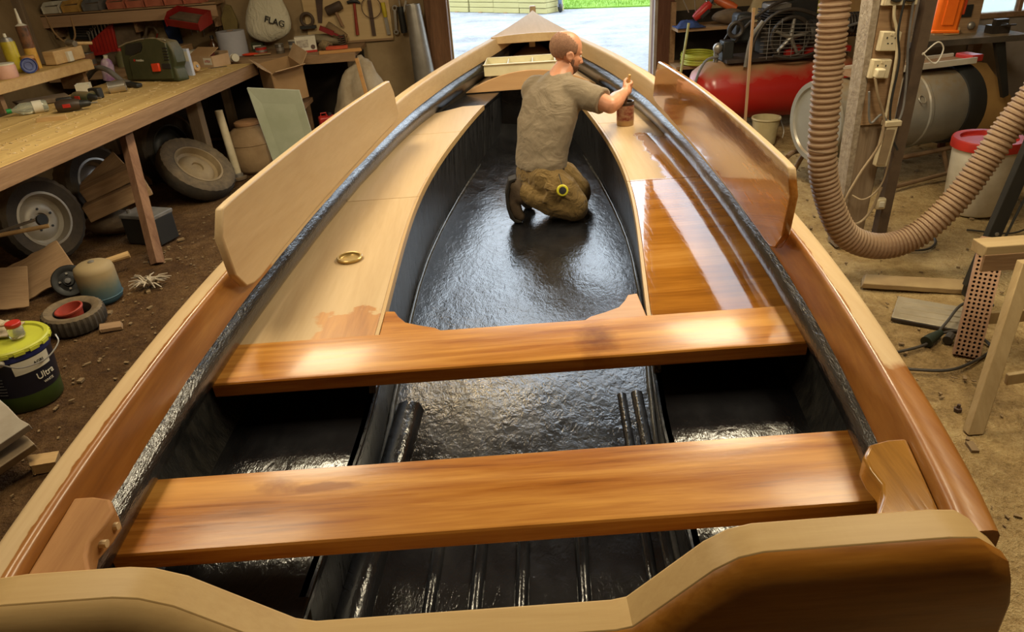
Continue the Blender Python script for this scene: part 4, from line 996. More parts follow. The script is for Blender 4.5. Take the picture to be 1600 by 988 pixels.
lb = thing('blue_carton', 'narrow white and light blue carton standing behind the tool case', 'carton', (-2.62, 6.47, .918), (0, 0, rad(-20))); MB().box((0, 0, .11), (.09, .03, .22)).build('carton_body', paint('pale_blue_card', (.42, .50, .66), (.5, .5, .55), .6), lb, bev=.003); MB().box((0, -.016, .16), (.085, .002, .08)).build('label', WT, lb)
one('pencil', 'dark pencil lying on the bench beside the cardboard box', 'pencil', MB().tube([(-.08, 0, .004), (.07, 0, .004), (.085, 0, .004)], [.004, .004, .001], 6), BLK, (-2.50, 6.82, .918), (0, 0, .4))
# paper roll, sacks and tools on the back bench
pr = thing('paper_roll', 'large grey blue paper roll standing on the back bench', 'paper roll', (-2.60, 7.66, .912), (0, 0, 0))
MB().lathe([(.035, 0), (.135, 0), (.137, .005), (.137, .225), (.135, .23), (.035, .23), (.033, .22), (.033, .01), (.035, 0)], 34, caps=False).build('paper', paint('grey_blue_paper', (.42, .42, .46), (.36, .36, .40), .9, 0, 4, .3), pr)
MB().lathe([(.034, .002), (.034, .232), (.030, .232), (.030, .002), (.034, .002)], 20, caps=False).build('core', CARD, pr)
sk = MB(); n = 18; rings = []
for z, w, d in ((.0, .02, .02), (.03, .17, .07), (.10, .235, .10), (.20, .235, .10), (.32, .20, .085), (.42, .15, .06), (.50, .12, .04)):
    rings.append([(w * math.copysign(abs(math.cos(2 * PI * k / n)) ** .7, math.cos(2 * PI * k / n)) + z * .12 - .02, d * math.sin(2 * PI * k / n), z) for k in range(n)])
sk.ring(rings).rough(.016, 7, 5)
sack = thing('white_sack', 'creased off white sack with black lettering hanging on the back wall', 'sack', (-2.24, 7.80, 1.00), (0, rad(-2), 0))
sk.build('sack_body', m_cloth('white_sack_cloth', (.66, .62, .48), (.55, .5, .36), (2, 2, 1), 6, .7, .8), sack, ang=80, mods=lambda o: setattr(o.modifiers.new('s', 'SUBSURF'), 'render_levels', 1))
MB().tube([(-.05, .02, .47), (.0, .05, .60), (.02, .1, .62)], .01, 6).build('hanging_cord', CARD, sack)
text('FLAG', .085, BLK, sack, (.10, -.118, .19), (PI / 2, rad(22), 0), depth=.006)
cr = thing('small_carton', 'small white printed carton standing on the back bench', 'carton', (-1.84, 7.52, .91), (0, 0, rad(12)))
MB().box((0, 0, .075), (.20, .12, .15)).build('carton_body', WT, cr, bev=.003); MB().box((0, -.061, .012), (.20, .002, .02)).build('red_stripe', RED, cr); MB().box((-.03, -.061, .085), (.11, .002, .07)).build('printed_panel', paint('printed_grid', (.55, .5, .4), (.3, .25, .2), .6, 0, 40), cr); MB().lathe([(.001, 0), (.022, 0), (.022, .001), (.001, .001)], 14, (.065, -.061, .05), (PI / 2, 0, 0)).build('printed_tool', paint('print_brown', (.12, .07, .05)), cr)
br2 = thing('dust_brush', 'small bushy dust brush lying on the back bench', 'brush', (-1.66, 7.52, .93), (0, 0, rad(-30)))
MB().tube([(-.06, 0, .03), (.0, 0, .035), (.06, 0, .02)], [.02, .05, .045], 14).rough(.008, 30).build('bristles', paint('tan_bristles', (.33, .24, .12), (.2, .14, .07), .9, 0, 60), br2); MB().cyl((.06, 0, .02), (.16, 0, .01), .02, .012, 10).build('handle', paint('dark_red_wood', (.14, .03, .02)), br2)
rt = thing('red_tray', 'shallow orange red tool tray at the front of the back bench', 'tray', (-1.50, 7.32, .945), (0, 0, rad(5)))
MB().box((0, 0, .003), (.18, .06, .006)).build('tray_floor', paint('orange_red', (.58, .10, .04), (.4, .05, .02), .4), rt)
for a, b, c, d in ((0, -.035, .2, .006), (0, .035, .2, .006), (-.1, 0, .006, .07), (.1, 0, .006, .07)): MB().box((a, b, .012), (c, d, .024)).build('tray_side', MATS['orange_red'], rt)
rp = thing('red_plate', 'flat red plastic tool lying on the bench corner beside the paper roll', 'tool', (-2.40, 7.50, .915), (0, 0, .2)); MB().ell((0, 0, .015), (.08, .035, .014)).build('shell', paint('latch_red', (.7, .06, .015)), rp); MB().box((.12, 0, .008), (.16, .09, .008)).build('base_plate', CARD, rp)
# grey tool roll, sander, spring, hanging tools on the board
pg = thing('tool_board', 'pale plywood board on the back wall with tools hanging on it', 'board', (-1.47, 7.985, .92))
MB().box((0, 0, .55), (.88, .02, 1.10)).build('plywood', wood('pale_ply', (.48, .33, .16), (.62, .46, .25), 'x', .6, .8), pg); MB().box((.02, -.015, .005), (.84, .02, .02)).build('bottom_batten', W_OLDX, pg)
G_T = 'tools hanging on the back wall'
def handtool(name, label, loc, rot, parts, cat='tool'):
    t = thing(name, label, cat, loc, rot, G_T)
    for pn, mb, mt in parts: mb.build(pn, mt, t)
    return t
handtool('claw_hammer', 'claw hammer with a black head and red handle hanging on the pale board', (-1.395, 7.95, .99), (0, rad(3), 0), [('handle', MB().tube([(0, 0, 0), (0, 0, .13), (0, 0, .30)], [.018, .015, .013], 10), paint('red_handle', (.36, .04, .02), (.2, .02, .01), .5)), ('head', MB().tube([(-.07, 0, .31), (-.02, 0, .32), (.03, 0, .32), (.06, 0, .30)], [.014, .019, .017, .008], 10), BLK)], 'hammer')
handtool('mallet', 'dark wooden mallet with a thick head hanging on the pale board', (-1.53, 7.93, 1.08), (0, rad(-18), 0), [('handle', MB().cyl((0, 0, 0), (0, 0, .18), .016, n=10), W_OLD), ('head', MB().tube([(-.085, 0, .19), (-.07, 0, .19), (.07, 0, .19), (.085, 0, .19)], [.04, .046, .046, .04], 14), paint('dark_mallet', (.09, .055, .03), (.05, .03, .02), .7))], 'mallet')
handtool('barrel_mallet', 'dusty brown barrel shaped mallet hung below the dark mallet', (-1.60, 7.88, 1.05), (0, rad(38), 0), [('head', MB().tube([(-.10, 0, 0), (-.08, 0, 0), (.08, 0, 0), (.12, 0, 0)], [.038, .043, .043, .036], 14), paint('tan_leather', (.28, .18, .08), (.16, .1, .045), .8)), ('handle', MB().cyl((0, 0, -.01), (0, 0, -.14), .01, n=8), W_OLD)], 'mallet')
handtool('hand_file', 'long dark flat file hanging beside the red handled hammer', (-1.225, 7.955, .98), (0, 0, 0), [('blade', MB().box((0, 0, .16), (.038, .012, .34)), paint('rusty_steel', (.10, .05, .03), (.05, .03, .02), .7)), ('tang', MB().cyl((0, 0, .33), (0, 0, .40), .006, n=8), STEEL)], 'file')
handtool('wire_loop', 'loop of thin brown wire hanging over the file', (-1.21, 7.94, 1.24), (PI / 2, 0, 0), [('loop', MB().torus((0, 0, 0), .10, .004, n=36, m=6), MATS['rusty_steel'])], 'wire')
handtool('yellow_chisel', 'chisel with a yellow handle and dark blade hanging on the board', (-1.07, 7.95, .98), (0, rad(-4), 0), [('handle', MB().tube([(0, 0, .16), (0, 0, .2), (0, 0, .30)], [.018, .024, .022], 12), YEL), ('blade', MB().box((0, 0, .08), (.034, .01, .18)), STEEL)], 'chisel')
handtool('spanner', 'grey open spanner hanging beside the yellow chisel', (-.99, 7.95, 1.0), (0, rad(4), 0), [('shaft', MB().box((0, 0, .1), (.026, .01, .2)), STEEL), ('jaw', MB().torus((0, 0, .22), .022, .009, (PI / 2, 0, 0), 16, 6), STEEL), ('ring', MB().torus((0, 0, -.01), .02, .008, (PI / 2, 0, 0), 16, 6), STEEL)], 'spanner')
handtool('caulking_gun', 'black and silver caulking gun hanging next to the flue pipe', (-.90, 7.92, .93), (0, rad(-3), 0), [('barrel', MB().cyl((0, 0, .05), (0, 0, .30), .034, n=14), BLK), ('rod', MB().cyl((0, 0, .28), (0, 0, .42), .008, n=8), STEEL), ('trigger', MB().box((.05, 0, .30), (.02, .016, .11), (0, .4, 0)), STEEL)], 'gun')
handtool('wood_plane', 'dark block plane with a pale slot hanging beside the sack', (-1.88, 7.92, 1.12), (0, 0, 0), [('body', MB().torus((0, 0, .05), .06, .016, (PI / 2, 0, 0), 24, 8), MATS['dark_mallet']), ('sole', MB().box((0, 0, -.02), (.16, .05, .03)), BLK)], 'plane')
handtool('hand_saw', 'rusty hand saw hanging upright behind the block plane', (-1.76, 7.96, 1.13), (0, rad(8), 0), [('blade', MB().prism([(-.02, 0), (.02, 0), (.05, .42), (-.05, .42)], -.003, .003, 'y'), MATS['rusty_steel']), ('handle', MB().torus((0, 0, .46), .045, .014, (PI / 2, 0, 0), 18, 8), W_OLD)], 'saw')
cs = MB()
cs.tube([(.034 * math.cos(a * .5), .034 * math.sin(a * .5), a * .0016) for a in range(0, 76)], .006, 6)
one('coil_spring', 'dark coil spring standing on the back bench beneath the mallets', 'spring', cs, MATS['dark_mallet'], (-1.50, 7.62, .915))
tl = MB().tube([(-.2, 0, .03), (-.1, 0, .06), (.05, 0, .06), (.2, 0, .035)], [.05, .075, .08, .05], 14, flat=.6).rough(.012, 9)
one('tool_roll', 'dusty grey canvas tool roll lying on the back bench', 'tool roll', tl, paint('grey_canvas', (.30, .24, .15), (.18, .14, .08), .9), (-1.72, 7.80, .93), (0, rad(6), 0))
handtool('red_handle_saw', 'dark red handled saw lying on top of the canvas tool roll', (-1.60, 7.70, 1.05), (0, rad(26), 0), [('handle', MB().box((-.06, 0, 0), (.14, .03, .045)), paint('dark_red', (.28, .015, .015), (.18, .01, .01), .45)), ('neck', MB().box((.06, 0, .0), (.12, .02, .02)), MATS['dark_red']), ('nut', MB().ell((.13, 0, -.02), .035), MATS['tan_leather'])], 'saw')
# upper shelf with red bins on the back wall, and what hangs below it
us = thing('upper_shelf', 'wooden wall shelf carrying red storage bins high on the back wall', 'shelf', (-3.55, 7.80, 1.36))
MB().box((0, 0, .04), (1.75, .30, .025)).build('shelf_board', W_OLDX, us); MB().box((0, -.14, -.02), (1.75, .02, .11)).build('edge_board', wood('pinkish_board', (.34, .20, .11), (.48, .31, .18), 'x', .8, .8), us)
for a in (-.8, .0, .8): MB().box((a, .06, -.08), (.03, .2, .2)).build('bracket', W_OLD, us)
def bin_(label, loc, col, w=.16, d=.20, h=.10, rot=(0, 0, 0)):
    t = thing('storage_bin', label, 'storage bin', loc, rot, 'storage bins on the upper shelf')
    MB().box((0, 0, .004), (w, d, .008)).build('bin_floor', col, t)
    MB().box((0, -d / 2 - .01, h * .32), (w, .008, h * .62), (rad(18), 0, 0)).build('bin_front', col, t)
    MB().box((0, d / 2, h * .5), (w, .006, h)).build('bin_back', col, t)
    for s in (-1, 1): MB().prism([(-d / 2 - .02, 0), (d / 2, 0), (d / 2, h), (-d / 2 + .04, h), (-d / 2 - .03, h * .6)], s * w / 2 - .003, s * w / 2 + .003, 'x').build('bin_side', col, t)
    MB().box((0, 0, h * .4), (w * .85, d * .8, h * .5)).rough(.012, 20, w).build('contents', DUSTY, t)
    return t
PINK = paint('faded_red_plastic', (.58, .20, .12), (.42, .12, .07), .5)
for k in range(5): bin_((['faded red open fronted storage bin next to the grey bin', 'faded red storage bin second from the grey bin on the upper shelf', 'faded red storage bin in the middle of the red row', 'faded red storage bin second from the shelf end by the large tilted bin', 'faded red storage bin at the shelf end above the large tilted bin'])[k], (-3.62 + k * .185, 7.74, 1.413), PINK)
bin_('grey open storage bin at the end of the red row on the upper shelf', (-3.86, 7.74, 1.413), GREY)
bin_('orange yellow storage bin beside the grey bin on the upper shelf', (-4.06, 7.74, 1.413), paint('orange_yellow', (.60, .36, .10), (.45, .24, .06), .5))
bin_('cream storage bin at the wall end of the upper shelf', (-4.25, 7.74, 1.413), WT)
rbn = bin_('large dark red tilted storage bin hanging below the upper shelf end', (-2.90, 7.49, 1.24), paint('bin_dark_red', (.34, .025, .02), (.24, .015, .012), .3), .34, .22, .12, (rad(12), rad(10), rad(-12))); rbn['group'] = 'large bins'
MB().box((0, .16, .02), (.30, .14, .02)).build('hanger', W_OLD, rbn)
jn = MB(); jn.prism([(-.06, 0), (.05, 0), (.065, .16), (.05, .30), (-.05, .30), (-.075, .15)], -.03, .03, 'y').rough(.008, 16)
one('blue_cloth', 'folded dark blue cloth hanging below the upper shelf', 'cloth', jn, paint('denim_blue', (.03, .06, .19), (.015, .03, .1), .85), (-3.26, 7.965, 1.02), (0, rad(-8), 0), bev=.01)
cl_ = thing('clamp', 'grey steel g-clamp hanging between the tile and the blue cloth', 'clamp', (-3.45, 7.85, 1.02)); MB().tube([(-.06, 0, .02), (-.07, 0, .12), (-.03, 0, .20), (.04, 0, .19), (.06, 0, .13)], .014, 8).build('frame', DUSTY, cl_); MB().cyl((.0, 0, .02), (.06, 0, .14), .008, n=8).build('screw', paint('red_handle', (.36, .04, .02)), cl_); MB().box((.0, 0, .03), (.09, .02, .02), (0, -.6, 0)).build('bar', PINK, cl_)
one('slate_tile', 'brown weathered tile leaning on the back wall under the upper shelf', 'tile', MB().prism([(-.13, 0), (.13, .0), (.13, .26), (.12, .28), (-.12, .28), (-.13, .27)], -.012, .012, 'y').rough(.003, 20), DUSTY, (-3.70, 7.83, .97), (rad(-6), 0, 0), bev=.004)
wrs = thing('wrench_set', 'fan of steel wrenches in a red plastic holder on the back wall', 'wrench set', (-3.95, 7.80, .98), (0, rad(2), 0))
MB().prism([(-.13, .0), (.13, .02), (.15, .30), (.10, .28), (-.14, .12)], -.02, .02, 'y').build('holder', RED, wrs, bev=.006)
for k in range(7):
    x = -.115 + k * .037; h = .12 + k * .027
    w_ = MB(); w_.box((x, 0, h + .04), (.013, .008, .10)); w_.torus((x, 0, h + .10), .013, .005, (PI / 2, 0, 0), 14, 6); w_.build('wrench', STEEL, wrs)
    MB().box((x + .016, -.022, .04 + h * .4), (.003, .006, h * .8)).build('holder_rib', paint('dark_red', (.28, .015, .015)), wrs)
bs = thing('drill_bit_case', 'open black case of drill bits hanging above the wrenches', 'case', (-4.16, 7.88, 1.14), (0, rad(6), 0)); MB().box((0, 0, .09), (.26, .03, .19)).build('case_shell', BLK, bs, bev=.006)
for k in range(6): MB().cyl((-.09 + .008 * k, -.018, .03 + k * .025), (.06 + .008 * k, -.018, .035 + k * .025), .005, n=6).build('bit', STEEL, bs)
dv = thing('dividers', 'steel callipers hanging right of the wrench set', 'callipers', (-3.84, 7.90, 1.0)); MB().box((-.02, 0, .12), (.014, .008, .24), (0, .1, 0)).build('leg', STEEL, dv); MB().box((.02, 0, .11), (.014, .008, .22), (0, -.1, 0)).build('leg', STEEL, dv); MB().ell((0, 0, .24), (.02, .012, .02)).build('hinge', STEEL, dv)
nb = thing('saw_template', 'pale board with notched edge standing upright on the back bench', 'board', (-4.24, 7.92, .91), (rad(-3), 0, 0)); MB().prism([(-.17, 0), (.16, .0), (.17, .37), (-.16, .37), (-.16, .355), (-.11, .34), (-.165, .32), (-.165, .27), (-.115, .25), (-.168, .23), (-.168, .17), (-.12, .15), (-.17, .13)], -.01, .01, 'y').build('panel', wood('pale_ply', (.48, .33, .16), (.62, .46, .25)), nb); MB().box((.02, -.03, .05), (.34, .03, .10)).build('kick_board', DUSTY, nb)
one('wall_post', 'dark upright timber post on the wall behind the cans', 'post', MB().box((0, 0, .6), (.10, .06, 1.2)).box((0, .0, 1.15), (.14, .08, .05)).rough(.006, 6), W_POST, (-4.36, 7.3, .91), bev=.006)
cbl = MB().tube(spline([(-.14, 0, .12), (-.10, -.02, -.06), (.0, -.03, -.16), (.09, -.02, -.10), (.10, 0, .10)], 24), .009, 8)
one('hanging_cable', 'pale loop of cable hanging from the upper shelf end', 'cable', cbl, CARD, (-4.2, 7.66, 1.30))
one('sanding_pad', 'olive pointed sanding block hanging beside the dark red bin', 'pad', MB().prism([(-.07, 0), (.07, 0), (.08, .1), (.03, .24), (-.02, .25), (-.08, .12)], -.02, .02, 'y'), paint('olive_card', (.22, .16, .05), (.14, .1, .03), .8), (-2.66, 7.88, 1.12), (0, rad(6), 0), bev=.006)
pw = MB(); random.seed(3)
for k in range(16): pw.tube([(random.uniform(-.12, .12), random.uniform(-.03, .03), random.uniform(0, .1)), (random.uniform(-.12, .12), -.04, random.uniform(.1, .3)), (random.uniform(-.12, .12), random.uniform(-.03, .03), random.uniform(.15, .3))], .007, 5)
one('wire_tangle', 'tangle of dusty wires and hooks hanging beside the dark red bin', 'wire', pw, DUSTY, (-2.74, 7.94, 1.02))
# boxes and pots filling the back bench
cw = [('dusty brown carton on the back bench behind the tool case', (-3.16, 7.62, .91), (.26, .2, .13), CARD), ('flat cream carton on the back bench beside the paper roll', (-2.86, 7.46, .91), (.22, .16, .09), WT), ('grey dusty box in the corner of the back bench', (-3.72, 7.66, .91), (.26, .16, .10), DUSTY), ('low olive crate at the back beneath the notched board', (-4.2, 7.50, .91), (.28, .16, .12), paint('olive_card', (.22, .16, .05)))]
for i, (l, p, d, m) in enumerate(cw):
    t = thing('small_box', l, 'box', p, (0, 0, rad(-8 + 7 * i))); MB().box((0, 0, d[2] / 2), d).build('box_body', m, t, bev=.005); MB().box((0, 0, d[2] + .002), (d[0] * 1.02, d[1] * 1.02, .014)).build('lid', m, t, bev=.003); MB().box((d[0] * .2, -d[1] / 2 - .001, d[2] * .5), (d[0] * .3, .002, d[2] * .5)).build('label', WT if m is not WT else CARD, t)
# --- the yellow lidded paint bucket and what stands on it
bk = thing('paint_bucket', 'large dark blue paint bucket with a yellow lid, standing on the dirt floor', 'bucket', (-2.36, 2.93, 0), (0, rad(2), 0))
navy = paint('navy_print', (.012, .014, .03), (.008, .009, .015), .35, 0, 5, .5)
MB().lathe([(.001, .0), (.135, .0), (.14, .008), (.145, .07), (.1465, .09)], 40).build('bucket_base', paint('green_band', (.05, .085, .015), (.03, .06, .012), .4), bk)
MB().lathe([(.1465, .09), (.158, .27), (.1585, .275)], 40, caps=False).build('bucket_wall', navy, bk)
MB().lathe([(.1585, .275), (.1625, .278), (.164, .32), (.16, .325)], 40, caps=False).build('blue_band', paint('bucket_blue', (.02, .03, .15), (.015, .02, .10), .35), bk)
LM = paint('lime_lid', (.52, .55, .05), (.40, .40, .04), .4, 0, 6, .6)
MB().lathe([(.001, .322), (.145, .322), (.15, .332), (.166, .334), (.171, .328), (.171, .312), (.166, .310)], 44, caps=False).build('lid', LM, bk)
for k in range(16):
    a = 2 * PI * k / 16; MB().box((.171 * math.cos(a), .171 * math.sin(a), .315), (.006, .045, .016), (0, 0, a)).build('lid_tab', LM, bk)
MB().ell((.0, 0, 0), (.02, .02, .014), (0, PI / 2, 0)).build('handle_boss', WHITEP, bk, (.045, -.158, .29), (0, 0, rad(-70)))
MB().tube(spline([(.055, -.168, .29), (.13, -.155, .262), (.185, -.06, .25), (.19, .05, .27), (.172, .08, .30)], 24), .0035, 6).build('handle', STEEL, bk)
# curved paper labels
def arc_label(a0, a1, z0, z1, r, mat, name):
    n = 12; V = []; F = []
    for i in range(n + 1):
        a = a0 + (a1 - a0) * i / n
        V += [((r + .0005) * math.cos(a), (r + .0005) * math.sin(a), z0), ((r + .009 * (z1 - z0) / .1 * .8 + .0005) * math.cos(a), (r + .009 * (z1 - z0) / .1 * .8 + .0005) * math.sin(a), z1)]
        if i < n: F.append((2 * i, 2 * i + 2, 2 * i + 3, 2 * i + 1))
    return MB().add(V, F).build(name, mat, bk, fix=False)
arc_label(rad(-62), rad(0), .205, .272, .1555, WT, 'paper_label')
def on_bucket(txt, size, a, z, r, mat):
    return text(txt, size, mat, bk, (r * math.cos(a), r * math.sin(a), z), (PI / 2 - .06, 0, a + PI / 2), bend=r)
on_bucket('AGRI', .022, rad(-22), .24, .1605, BLK)
on_bucket('Ultra', .045, rad(-16), .165, .1545, WT)
on_bucket('WHITE', .017, rad(-14), .125, .151, WT)
for k in range(9):
    on_bucket('-' * (9 - k % 3), .018, rad(-92), .25 - k * .017, .158 - k * .001, GREY)
jr = thing('glass_jar', 'small glass jar with a red screw lid standing on the yellow bucket lid', 'jar', (-2.30, 2.94, .334))
gj = NT('jar_glass'); gj.set(base=(.8, .8, .75), rough=.08, trans=.8)
MB().lathe([(.001, 0), (.03, 0), (.033, .006), (.033, .045), (.027, .055)], 22, caps=False).build('glass', gj.m, jr); MB().lathe([(.001, .053), (.031, .053), (.033, .057), (.033, .07), (.030, .074), (.001, .074)], 22).build('lid', RED, jr)
drape('paint_rag', 'crumpled dirty white rag lying on the yellow bucket lid', 'rag', (-2.43, 3.0, .334), .09, .07, .045, m_canvas, 9, .03, 0, 14)
one('stir_stick', 'thin dark stirring stick lying across the white rag', 'stick', MB().box((0, 0, 0), (.22, .012, .006)).cyl((-.11, 0, 0), (-.14, 0, 0), .006, n=6), W_OLDX, (-2.40, 2.93, .395), (0, .05, .25))
# boards leaning bottom left, scraps on the floor
board('pale grey thick board lying tilted on the floor near the bucket', (-2.33, 2.45, .20), (rad(12), rad(6), rad(-38)), (.62, .34, .035), paint('grey_board', (.40, .35, .28), (.30, .25, .19), .7), 'board', None, 21)
board('second pale board lying under the thick grey board', (-2.32, 2.43, .125), (rad(10), rad(6), rad(-36)), (.62, .30, .04), paint('brown_grey_board', (.30, .22, .13), (.2, .14, .08), .7), 'board', None, 22)
one('trestle_block', 'dark wooden block carrying the two tilted boards', 'block', MB().box((0, 0, .03), (.40, .2, .06)).box((0, 0, .062), (.3, .1, .014)), W_OLD, (-2.36, 2.43, 0), (0, 0, -.6))
board('small pale wood scrap lying on the floor beside the tilted boards', (-1.98, 2.37, .028), (.1, .1, .3), (.10, .07, .05), W_LIGHT, 'offcut', 'wood scraps on the floor', 23, 'offcut')
board('flat brown wood scrap on the dirt next to the small tyre', (-2.28, 3.60, .012), (0, .05, .3), (.11, .08, .02), W_OLDX, 'offcut', 'wood scraps on the floor', 24, 'offcut')

# odds and ends along the back wall
def pot2(name, label, cat, loc, r, h, mat, capm, kind=0, rot=(0, 0, 0)):
    t = thing(name, label, cat, loc, rot)
    if kind == 0: MB().lathe([(.001, 0), (r, 0), (r * 1.02, h * .05), (r * 1.02, h * .9), (r * .95, h * .95), (.001, h * .95)], 20).build('body', mat, t); MB().lathe([(.001, h * .95), (r * 1.04, h * .95), (r * 1.04, h), (.001, h)], 20).build('lid', capm, t)
    elif kind == 1: MB().lathe([(.001, 0), (r, 0), (r, h * .6), (r * .4, h * .78), (r * .35, h * .85), (.001, h * .85)], 18).build('body', mat, t); MB().lathe([(.001, h * .85), (r * .45, h * .85), (r * .4, h), (.001, h)], 14).build('cap', capm, t)
    else: MB().box((0, 0, h / 2), (r * 2, r * 1.3, h)).build('body', mat, t, bev=.006); MB().box((0, -r * .66, h * .55), (r * 1.4, .003, h * .4)).build('label', capm, t); MB().box((0, 0, h + .004), (r * 1.9, r * 1.2, .01)).build('lid', mat, t)
    MB().lathe([(r * 1.025, h * .3), (r * 1.025, h * .6), (r * 1.02, h * .6), (r * 1.02, h * .3), (r * 1.025, h * .3)], 20, caps=False).build('band', capm, t) if kind == 0 else None
    return t
OLV = paint('olive_tin', (.16, .15, .06), (.1, .09, .04), .6)
hs_ = thing('corner_shelf', 'short dark wall shelf in the back corner above the notched board', 'shelf', (-4.28, 7.78, 1.66)); MB().box((0, 0, 0), (.22, .34, .025)).build('shelf_board', W_OLDX, hs_); MB().box((0, .1, -.07), (.03, .12, .12)).build('bracket', W_OLD, hs_)
US = 1.413
pot2('paint_tin', 'rusty round paint tin standing on the back bench left of the tile', 'tin', (-3.95, 7.42, .91), .07, .15, paint('rusty_tin', (.30, .14, .06), (.18, .08, .04), .7), STEEL)
pot2('oil_can', 'small olive oil can on the back bench in front of the tile', 'can', (-3.62, 7.42, .91), .055, .17, OLV, RED, 1)
pot2('solvent_bottle', 'white solvent bottle with blue cap behind the tool case', 'bottle', (-3.38, 7.46, .91), .05, .24, WHITEP, BLUE, 1)
pot2('screw_box', 'yellow cardboard screw box lying on the back bench', 'box', (-3.22, 7.33, .91), .07, .06, YEL, WHITEP, 2, (0, 0, .3))
pot2('glue_tub', 'cream glue tub with red lid beside the screw box', 'tub', (-3.02, 7.34, .91), .06, .11, WT, RED)
pot2('brown_bottle', 'brown glass bottle standing between cartons on the back bench', 'bottle', (-2.80, 7.68, .91), .04, .20, paint('brown_glass', (.10, .04, .015), None, .15), BLK, 1)
pot2('tea_tin', 'dark green square tin against the wall behind the paper roll', 'tin', (-2.42, 7.88, .91), .06, .08, GREEN, WT, 2)
pot2('grease_tin', 'low red grease tin on the back bench by the paper roll', 'tin', (-2.32, 7.62, .91), .055, .07, RED, STEEL)
pot2('nail_jar', 'small jar of dark nails standing under the white sack', 'jar', (-2.12, 7.58, .91), .04, .09, paint('nail_jar_glass', (.14, .11, .08), (.05, .04, .03), .3), STEEL)
pot2('filler_tub', 'grey filler tub under the hanging white sack', 'tub', (-2.00, 7.70, .91), .055, .10, GREY, WT)
pot2('stain_tin', 'round brown wood stain tin on the low shelf end', 'tin', (-3.72, 4.98, SZ), .06, .12, paint('stain_brown', (.16, .06, .02), (.1, .04, .015), .5), YEL)
for i, (l, p, m) in enumerate((('coil of grey rope hanging on the back wall beside the corner', (-4.36, 7.90, 1.50), DUSTY), ('coil of black cable hanging above the wrench set', (-4.05, 7.92, 1.62), BLK))):
    t = thing('hanging_coil', l, 'coil', p, (PI / 2, 0, 0))
    for k in range(4): MB().torus((0, 0, k * .014), .085 + .004 * (k % 2), .008, (.05 * k, .04, 0), 28, 6).build('turn', m, t)
for i, (l, x, z, m) in enumerate((('flat screwdriver with red handle hanging under the upper shelf', -3.10, 1.12, RED), ('screwdriver with yellow handle hanging under the upper shelf', -3.04, 1.14, YEL), ('screwdriver with black handle hanging under the upper shelf', -2.98, 1.10, BLK))):
    handtool('screwdriver', l, (x, 7.982, z), (0, rad(-4 + 4 * i), 0), [('handle', MB().tube([(0, 0, .09), (0, 0, .11), (0, 0, .17)], [.012, .016, .014], 10), m), ('blade', MB().cyl((0, 0, -.02), (0, 0, .09), .005, n=8), STEEL)], 'screwdriver')

# ------------------------------------------------------------------ right side of the shed
m_ochre = paint('ochre_panel', (.42, .24, .07), (.30, .16, .05), .8, 0, 3, .5)
m_greywall = paint('grey_plaster', (.36, .31, .27), (.26, .22, .18), .9, 0, 3, .5)
wall('wall_side', (3.56, 7.3, 2.3), (.10, 1.5, 4.7), m_ochre)
for k, (c, d) in enumerate((((3.88, 6.6, 2.3), (.66, .1, 4.7)), ((4.6, 6.6, .44), (.8, .1, .94)), ((4.6, 6.6, 3.2), (.8, .1, 2.9)), ((5.58, 6.6, 2.3), (1.16, .1, 4.7)))):
    wall('wall_partition' if k == 0 else 'wall_partition', c, d, m_greywall)
wn = struct(bpy.data.objects.new('window_1', None)); COL.objects.link(wn); wn.location = (4.6, 6.58, .91)
for c, d in (((-.38, 0, .42), (.05, .08, .84)), ((.38, 0, .42), (.05, .08, .84)), ((0, 0, .02), (.80, .10, .04)), ((0, 0, .82), (.80, .08, .05)), ((0, 0, .42), (.03, .06, .78))): MB().box(c, d).build('window_frame', W_OLD, wn)
gw = NT('dusty_glass'); gw.set(base=(.85, .9, .92), rough=.25, trans=1.0); gw.bump(gw.noise(gw.coord(), 12), .3)
for x in (-.19, .19): MB().box((x, 0, .42), (.35, .006, .76)).build('pane', gw.m, wn)
struct(MB().box((1.79, 7.92, 2.3), (.20, .16, 4.6)).rough(.006, 5, 2).build('trim_3', wood('dark_red_frame', (.06, .022, .012), (.16, .07, .04), 'z', 1.2, .7), bev=.006))
struct(MB().box((1.70, 7.86, 2.3), (.03, .05, 4.6)).build('trim_4', paint('pale_seal', (.4, .33, .27), None, .7)))

# compressor
cmp_ = thing('air_compressor', 'big dusty red air compressor tank with a black engine on top', 'compressor', (2.62, 6.9, 0))
tr_ = NT('dusty_red_tank'); g = tr_.new('NewGeometry'); s3 = tr_.new('SeparateXYZ'); tr_.link(g.outputs['Normal'], s3.inputs[0])
dm = tr_.math('ADD', tr_.math('SUBTRACT', s3.outputs[2], .42), tr_.math('MULTIPLY', tr_.math('SUBTRACT', tr_.noise(tr_.coord(), 5, 5), .5), .9)); dm = tr_.math('MULTIPLY', dm, 2.2, True)
tr_.set(base=tr_.mix(dm, (.40, .018, .012), (.30, .16, .07)), rough=tr_.math('ADD', tr_.math('MULTIPLY', dm, .5), .25))
MB().lathe([(.001, -.80), (.10, -.79), (.20, -.745), (.255, -.66), (.27, -.60), (.27, .60), (.255, .66), (.20, .745), (.10, .79), (.001, .80)], 40, (0, 0, .38), (0, PI / 2, 0)).build('tank', tr_.m, cmp_, ang=40)
for x in (-.5, .5): MB().prism([(-.2, 0), (.2, 0), (.16, .16), (-.16, .16)], x - .03, x + .03, 'x').build('foot', RED, cmp_)
MB().torus((-.79, 0, .46), .03, .008, (0, PI / 2, 0), 16, 6).build('lifting_ring', tr_.m, cmp_)
MB().box((.05, 0, .665), (1.1, .34, .03)).build('mounting_plate', paint('dark_plate', (.06, .04, .03), None, .6, .3), cmp_)
